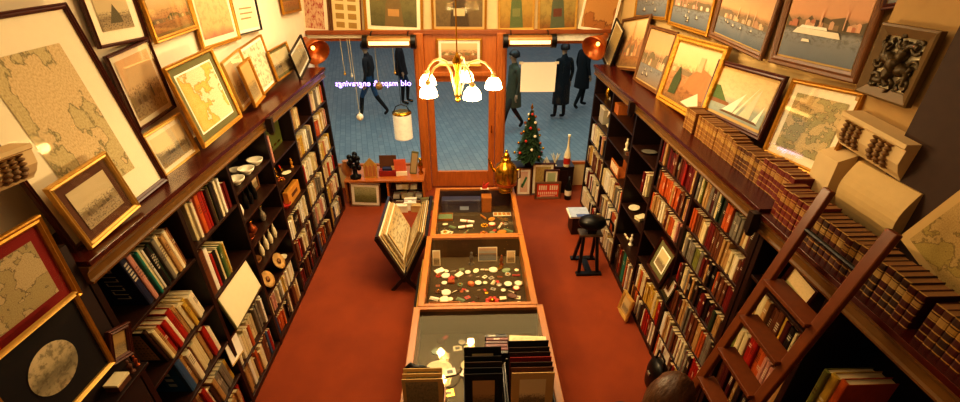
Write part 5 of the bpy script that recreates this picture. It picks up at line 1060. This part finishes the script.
MB().tube([(.12, 0, .70), (.2, -.03, .72), (.24, -.06, .66), (.24, -.08, .58)], .014, 8).build('handle', iron, t)
t = thing('magazine_stack', 'white and blue magazines stacked beside the black iron stand', 'magazines', (1.56, 5.45, 0))
MB().box((-.1, -.12, 0), (.1, .12, .28)).build('box_stand', woodv, t); MB().box((-.15, -.14, .28), (.13, .13, .30)).build('lower_magazine', white, t); MB().box((-.13, -.15, .30), (.14, .12, .315)).build('top_magazine', mat('blue_white_cover', 'b8c0cc', .5), t); MB().box((-.05, -.15, .315), (.14, -.08, .317)).build('blue_panel', mat('cover_blue', '4a5c8c', .5), t)

bagt = thing('shoulder_bag', 'black bag standing on the floor against the right bookcase by the person', 'bag', (1.69, 2.72, 0))
MB().lathe([(.07, 0), (.10, .03), (.105, .2), (.085, .3), (.03, .33)], n=16, sx=.75, sy=1.3).build('bag_body', mat('black_leather', '0e0c0b', .4), bagt)
MB().tube([(0, -.08, .3), (0, -.06, .42), (0, .06, .42), (0, .08, .3)], .01, 8).build('strap', iron, bagt); MB().box((-.085, -.02, .18), (-.075, .02, .21)).build('buckle', silver, bagt)
# ------------------------------------------------------------------ ladder
lad = thing('library_ladder', 'reddish wooden library ladder leaning on the right bookcases', 'ladder', (1.45, 1.645, 0)); lx, ly = 1.45, 1.645
lw_ = mat('ladder_wood', '6c3614', .35, scale=8, var=.3, stretch=(4, 4, 1))
b0, b1 = 1.15, 1.71; ztop = 2.53
def LX(z): return b0+(b1-b0)*z/ztop
for yy in (1.46, 1.83):
    MB().bar((LX(0)-lx, yy-ly, 0), (LX(ztop)-lx, yy-ly, ztop), .032, .058, up=(0, 1, 0)).build('side_rail', lw_, lad, .006)
for i, z in enumerate((.25, .5, .75, 1.0, 1.25, 1.5, 1.75, 2.0)):
    MB().box((LX(z)-lx-.045, 1.478-ly, z-.012), (LX(z)-lx+.06, 1.812-ly, z+.012)).build('tread', lw_, lad, .003)
MB().tube([(LX(2.3)-lx, 1.478-ly, 2.32), (LX(2.3)-lx, 1.812-ly, 2.32)], .012, 8).build('hook_bar', iron, lad)

# ------------------------------------------------------------------ people
skin_m = mat('skin', 'c08a62', .5, var=.08)
def human(label, loc, face, J, cols, hair='3a2818', hair_len=.0, hair_vol=1.0, hat=False, coat=None, detail=True, scale=1.0):
    """J: joint overrides. Local frame: person looks to +Y, right is +X."""
    P = dict(pelvis=(0, 0, .94), waist=(0, 0, 1.08), chest=(0, -.01, 1.30), neckb=(0, -.01, 1.44), neck=(0, .0, 1.51), jaw=(0, .03, 1.57), head=(0, .015, 1.64), crown=(0, .0, 1.70),
             shl=(-.18, -.01, 1.40), ell=(-.24, -.03, 1.13), wrl=(-.25, .04, .89), shr=(.18, -.01, 1.40), elr=(.24, -.03, 1.13), wrr=(.25, .04, .89),
             hil=(-.09, 0, .90), knl=(-.10, .02, .50), anl=(-.10, -.02, .09), tol=(-.11, .14, .035), hir=(.09, 0, .90), knr=(.10, .02, .50), anr=(.10, -.02, .09), tor=(.11, .14, .035))
    P.update(J); Rr = dict(pelvis=.13, waist=.118, chest=.135, neckb=.085, neck=.052, jaw=.06, head=.088, crown=.06, sh=.062, el=.042, wr=.028, hi=.085, kn=.058, an=.04, to=.035)
    names = list(P); idx = {n_: i for i, n_ in enumerate(names)}; vs = [Vector(P[n_]) for n_ in names]
    rad = [Rr.get(n_, Rr.get(n_[:2], .04)) for n_ in names]; reg = []
    for n_ in names: reg.append('skin' if n_ in ('neck', 'jaw', 'head', 'crown', 'wrl', 'wrr') else ('shoe' if n_[:2] in ('to', 'an') else ('legs' if n_[:2] in ('hi', 'kn') or n_ == 'pelvis' else 'top')))
    E_ = [(idx[a], idx[b_]) for a, b_ in (('pelvis', 'waist'), ('waist', 'chest'), ('chest', 'neckb'), ('neckb', 'neck'), ('neck', 'jaw'), ('jaw', 'head'), ('head', 'crown'), ('chest', 'shl'), ('shl', 'ell'), ('ell', 'wrl'), ('chest', 'shr'), ('shr', 'elr'), ('elr', 'wrr'), ('pelvis', 'hil'), ('hil', 'knl'), ('knl', 'anl'), ('anl', 'tol'), ('pelvis', 'hir'), ('hir', 'knr'), ('knr', 'anr'), ('anr', 'tor'))]
    def addv(p, r_, reg_, frm): vs.append(Vector(p)); rad.append(r_); reg.append(reg_); E_.append((frm, len(vs)-1)); return len(vs)-1
    for s, sd in ((-1, 'l'), (1, 'r')):
        w_ = Vector(P['wr'+sd]); d_ = (w_-Vector(P['el'+sd])).normalized(); side = d_.cross(Vector((0, 1, 0)) if abs(d_.y) < .8 else Vector((0, 0, 1))).normalized()*1; nrm = d_.cross(side)
        pm = addv(w_+d_*.045, .03, 'skin', idx['wr'+sd]); pe = addv(w_+d_*.08, .032, 'skin', pm)
        for k, (o_, L_) in enumerate(((-.028, .066), (-.01, .078), (.009, .074), (.027, .058))):
            a = addv(w_+d_*.092+side*o_, .010, 'skin', pe); b2 = addv(w_+d_*(.092+L_*.5)+side*o_*1.15+nrm*.008, .009, 'skin', a); addv(w_+d_*(.092+L_*.9)+side*o_*1.15+nrm*.03, .008, 'skin', b2)
        a = addv(w_+d_*.04-side*.036, .012, 'skin', pm); addv(w_+d_*.075-side*.058+nrm*.014, .010, 'skin', a)
    me_ = bpy.data.meshes.new('person_sk'); me_.from_pydata(vs, E_, []); o = bpy.data.objects.new('person_sk', me_); COL.objects.link(o)
    sk = o.modifiers.new('skin', 'SKIN'); sk.use_smooth_shade = True; o.modifiers.new('sub', 'SUBSURF').levels = 2
    for i, sv in enumerate(me_.skin_vertices[0].data): sv.radius = (rad[i], rad[i]); sv.use_root = (i == 0)
    bpy.context.view_layer.update()
    ev = bpy.data.meshes.new_from_object(o.evaluated_get(bpy.context.evaluated_depsgraph_get())); COL.objects.unlink(o); bpy.data.objects.remove(o)
    keys = ['skin', 'top', 'legs', 'shoe']; ev.materials.clear()
    for k in keys: ev.materials.append(skin_m if k == 'skin' else mat('cloth_'+cols[k], cols[k], .85, scale=40, var=.2))
    segs = [(vs[a], vs[b_], reg[b_] if reg[b_] != 'skin' or reg[a] == 'skin' else ('top' if True else 'skin')) for a, b_ in E_]
    for p in ev.polygons:
        c = p.center; best = 9; rg = 'top'
        for a, b_, g_ in segs:
            ab = b_-a; t_ = max(0, min(1, (c-a).dot(ab)/ab.length_squared)); d_ = (c-(a+ab*t_)).length
            if d_ < best: best = d_; rg = g_
        p.material_index = keys.index(rg); p.use_smooth = True
    t = bpy.data.objects.new('person', ev); COL.objects.link(t); t.location = loc; t.rotation_euler = (0, 0, face); t.scale = (scale,)*3; tag(t, label, 'person')
    hd = Vector(P['head']); nk = Vector(P['neck']); up = (hd-nk).normalized(); jd = Vector(P['jaw'])
    hx = Vector((1, 0, 0)); fwd = up.cross(hx)*-1
    if fwd.y < 0: fwd = -fwd
    Mh = Matrix(((hx.x, fwd.x, up.x, hd.x), (hx.y, fwd.y, up.y, hd.y), (hx.z, fwd.z, up.z, hd.z), (0, 0, 0, 1)))
    # hair cap: open at the face
    mb = MB(); rows_ = 9; cols_ = 20; vsx = []
    for i in range(rows_+1):
        ph = PI*.62*i/rows_
        for j in range(cols_):
            a = 2*PI*j/cols_; fr_ = max(0, math.sin(a)); lim = ph*(1-.42*fr_**2)
            r_ = .104*hair_vol*(1+.05*(hair_vol-.6)*math.sin(a*7+i*1.3)); v = Vector((r_*math.sin(lim)*math.cos(a)*.88, r_*math.sin(lim)*math.sin(a)*1.06-.012, .012+r_*math.cos(lim)*1.06-(hair_len*(i/rows_)**2 if fr_ < .3 else 0)))
            vsx.append(Mh @ v)
    fx_ = [(i*cols_+j, i*cols_+(j+1) % cols_, (i+1)*cols_+(j+1) % cols_, (i+1)*cols_+j) for i in range(rows_) for j in range(cols_)]
    mb.add(vsx, fx_, 0, smooth=True); ho = mb.build('hair', mat('hair_'+hair, hair, .45, scale=16, var=.75, bump=.8, stretch=(3, 1, 1)), t)
    so = ho.modifiers.new('solid', 'SOLIDIFY'); so.thickness = .01
    fm = MB()
    fm.lathe([(.012, -.02), (.016, -.01), (.006, .018)], n=8, M=Mh @ Matrix.Translation((0, .098, -.01)))
    fm.build('nose', skin_m, t)
    for s in (-1, 1):
        MB().ball((0, 0, 0), .011, 8).build('eye', white, t).matrix_local = Mh @ Matrix.Translation((s*.03, .082, .012)); MB().ball((0, 0, 0), .006, 6).build('iris', iron, t).matrix_local = Mh @ Matrix.Translation((s*.03, .0915, .012))
        MB().ball((0, 0, 0), .02, 8, 0, 1.5).build('ear', skin_m, t).matrix_local = Mh @ Matrix.Translation((s*.088, 0, 0)) @ Matrix.Diagonal((.4, .8, 1, 1))
    MB().box((-.022, 0, -.003), (.022, .006, .004)).build('mouth', mat('lips', '8c4a3a', .5), t).matrix_local = Mh @ Matrix.Translation((0, .086, -.04))
    if coat:
        ch_ = Vector(P['chest']); pe_ = Vector(P['pelvis']); n_ = 20; vsx = []
        prof = [(.075, .07, 1.0, .12), (.17, .10, .97, .07), (.185, .125, .8, 0), (.17, .125, .5, 0), (.175, .14, .15, 0), (.20, .16, -.1, 0), (.215, .175, coat[1], 0)]
        for rx, ry, f_, dz in prof:
            c = pe_.lerp(ch_, f_) if f_ >= 0 else pe_+Vector((0, 0, f_))
            c = c+Vector((0, 0, dz))
            for j in range(n_): a = 2*PI*j/n_; vsx.append((c.x+rx*math.cos(a), c.y+ry*math.sin(a), c.z))
        MB().add(vsx, [(i*n_+j, i*n_+(j+1) % n_, (i+1)*n_+(j+1) % n_, (i+1)*n_+j) for i in range(len(prof)-1) for j in range(n_)], 0, smooth=True).build('coat', mat('coat_'+coat[0], coat[0], .85, scale=30, var=.3), t)
    return t
dk = dict(top='14100e', legs='17130f', shoe='0c0a09')
# browser at the right shelves, seen from above
human('person seen from above in dark coat with full brown hair before right shelves', (.90, 1.36, 0), -.95,
      dict(neckb=(0, .03, 1.42), neck=(0, .06, 1.48), jaw=(0, .11, 1.52), head=(0, .115, 1.585), crown=(0, .10, 1.645), chest=(0, .01, 1.29), ell=(-.27, .10, 1.16), wrl=(-.20, .27, 1.02), elr=(.25, .12, 1.12), wrr=(.16, .28, 1.02)),
      dk, hair='4e3018', hair_len=.07, hair_vol=1.16, coat=('15100d', -.3))
def ground(u, v): return PZ(u, v, 0)
g = ground(559, 119); human('person in long black coat standing right of the paper notice outside', (g.x, g.y, 0), .4, dict(knl=(-.10, .05, .5), anl=(-.1, .06, .09), tol=(-.1, .22, .035)), dict(top='14110f', legs='16130f', shoe='0c0a09'), hair='2a1c12', coat=('13100e', -.55))
g = ground(579, 108); human('second person in black walking outside by the right window edge', (g.x, g.y, 0), -1.2, dict(knl=(-.1, .16, .52), anl=(-.1, .12, .1), tol=(-.1, .27, .06), knr=(.1, -.06, .5), anr=(.1, -.22, .12), tor=(.1, -.12, .035)), dict(top='181412', legs='1c1814', shoe='0c0a09'), hair='20160e', coat=('181310', -.4))
g = ground(512, 131); human('person in olive coat and brown trousers striding past outside the right window', (g.x, g.y, 0), 1.9, dict(knl=(-.1, .2, .52), anl=(-.1, .3, .1), tol=(-.1, .45, .06), knr=(.1, -.05, .5), anr=(.1, -.3, .14), tor=(.1, -.22, .035)), dict(top='4c452c', legs='3c3222', shoe='1c140e'), hair='2c2014', coat=('564e32', -.35))
g = ground(374, 117); human('person in blue jeans and dark jacket walking outside the left window', (g.x, g.y, 0), 1.4, dict(knl=(-.1, .2, .52), anl=(-.1, .26, .1), tol=(-.1, .41, .05), knr=(.1, -.08, .5), anr=(.1, -.34, .15), tor=(.1, -.24, .05)), dict(top='2c201c', legs='33506c', shoe='20160f'), hair='2c1e14')
g = ground(404, 104); human('person in dark brown coat outside beside the hanging lantern', (g.x, g.y, 0), -1.5, dict(knl=(-.1, .14, .52), anl=(-.1, .1, .09), tol=(-.1, .25, .035)), dict(top='2a1c18', legs='2c3c50', shoe='15100c'), hair='1c130d', coat=('2a1a16', -.15))

# ------------------------------------------------------------------ light, world, camera
def area_light(name, loc, rot, sx, sy, e, c):
    ld = bpy.data.lights.new(name, 'AREA'); ld.shape = 'RECTANGLE'; ld.size = sx; ld.size_y = sy; ld.energy = e; ld.color = c
    o = bpy.data.objects.new(name, ld); COL.objects.link(o); o.location = loc; o.rotation_euler = rot; return o
area_light('ceiling_fill_near', (0, 1.4, 4.25), (0, 0, 0), 2.2, 2.2, 22, (1, .77, .43))  # unseen overhead fill, added to lift the near end of the room
area_light('ceiling_fill_far', (0, 5.0, 4.2), (0, 0, 0), 3.0, 2.4, 150, (1, .79, .46))  # wide unseen fill added overhead to brighten the far end
for s, nm_ in ((-1, 'left'), (1, 'right')):
    sp = bpy.data.lights.new('picture_spot_'+nm_, 'SPOT'); sp.energy = 60; sp.color = (1, .76, .44); sp.spot_size = 1.5; sp.spot_blend = .8; sp.shadow_soft_size = .08
    o = bpy.data.objects.new('picture_spot_'+nm_, sp); COL.objects.link(o); o.location = (s*.6, 4.9, 4.1); d_ = Vector((s*2.2, 4.6, 2.2))-o.location; o.rotation_euler = d_.to_track_quat('-Z', 'Y').to_euler()
area_light('street_light', (0, 15, 7.5), (0, 0, 0), 16, 10, 420, (1, .96, .88))
area_light('shopfront_fill', (0, 8.6, 3.8), (0, 0, 0), 6, 1.6, 115, (.55, .9, 1))  # unseen cool light added to turn the paving by the window bluer
w = bpy.data.worlds.new('evening'); S.world = w; w.use_nodes = True; bg = w.node_tree.nodes['Background']; bg.inputs[0].default_value = (.10, .16, .24, 1); bg.inputs[1].default_value = .6
cd = bpy.data.cameras.new('camera'); co = bpy.data.objects.new('camera', cd); COL.objects.link(co); co.location = (0, 0, H)
co.rotation_euler = (PI/2-TH, 0, -YAW); cd.sensor_width = 36; cd.lens = F*36/960; cd.shift_y = (CY-201)/960; cd.clip_start = .02; S.camera = co
S.view_settings.view_transform = 'Standard'; S.view_settings.look = 'Medium High Contrast'; S.view_settings.exposure = 0
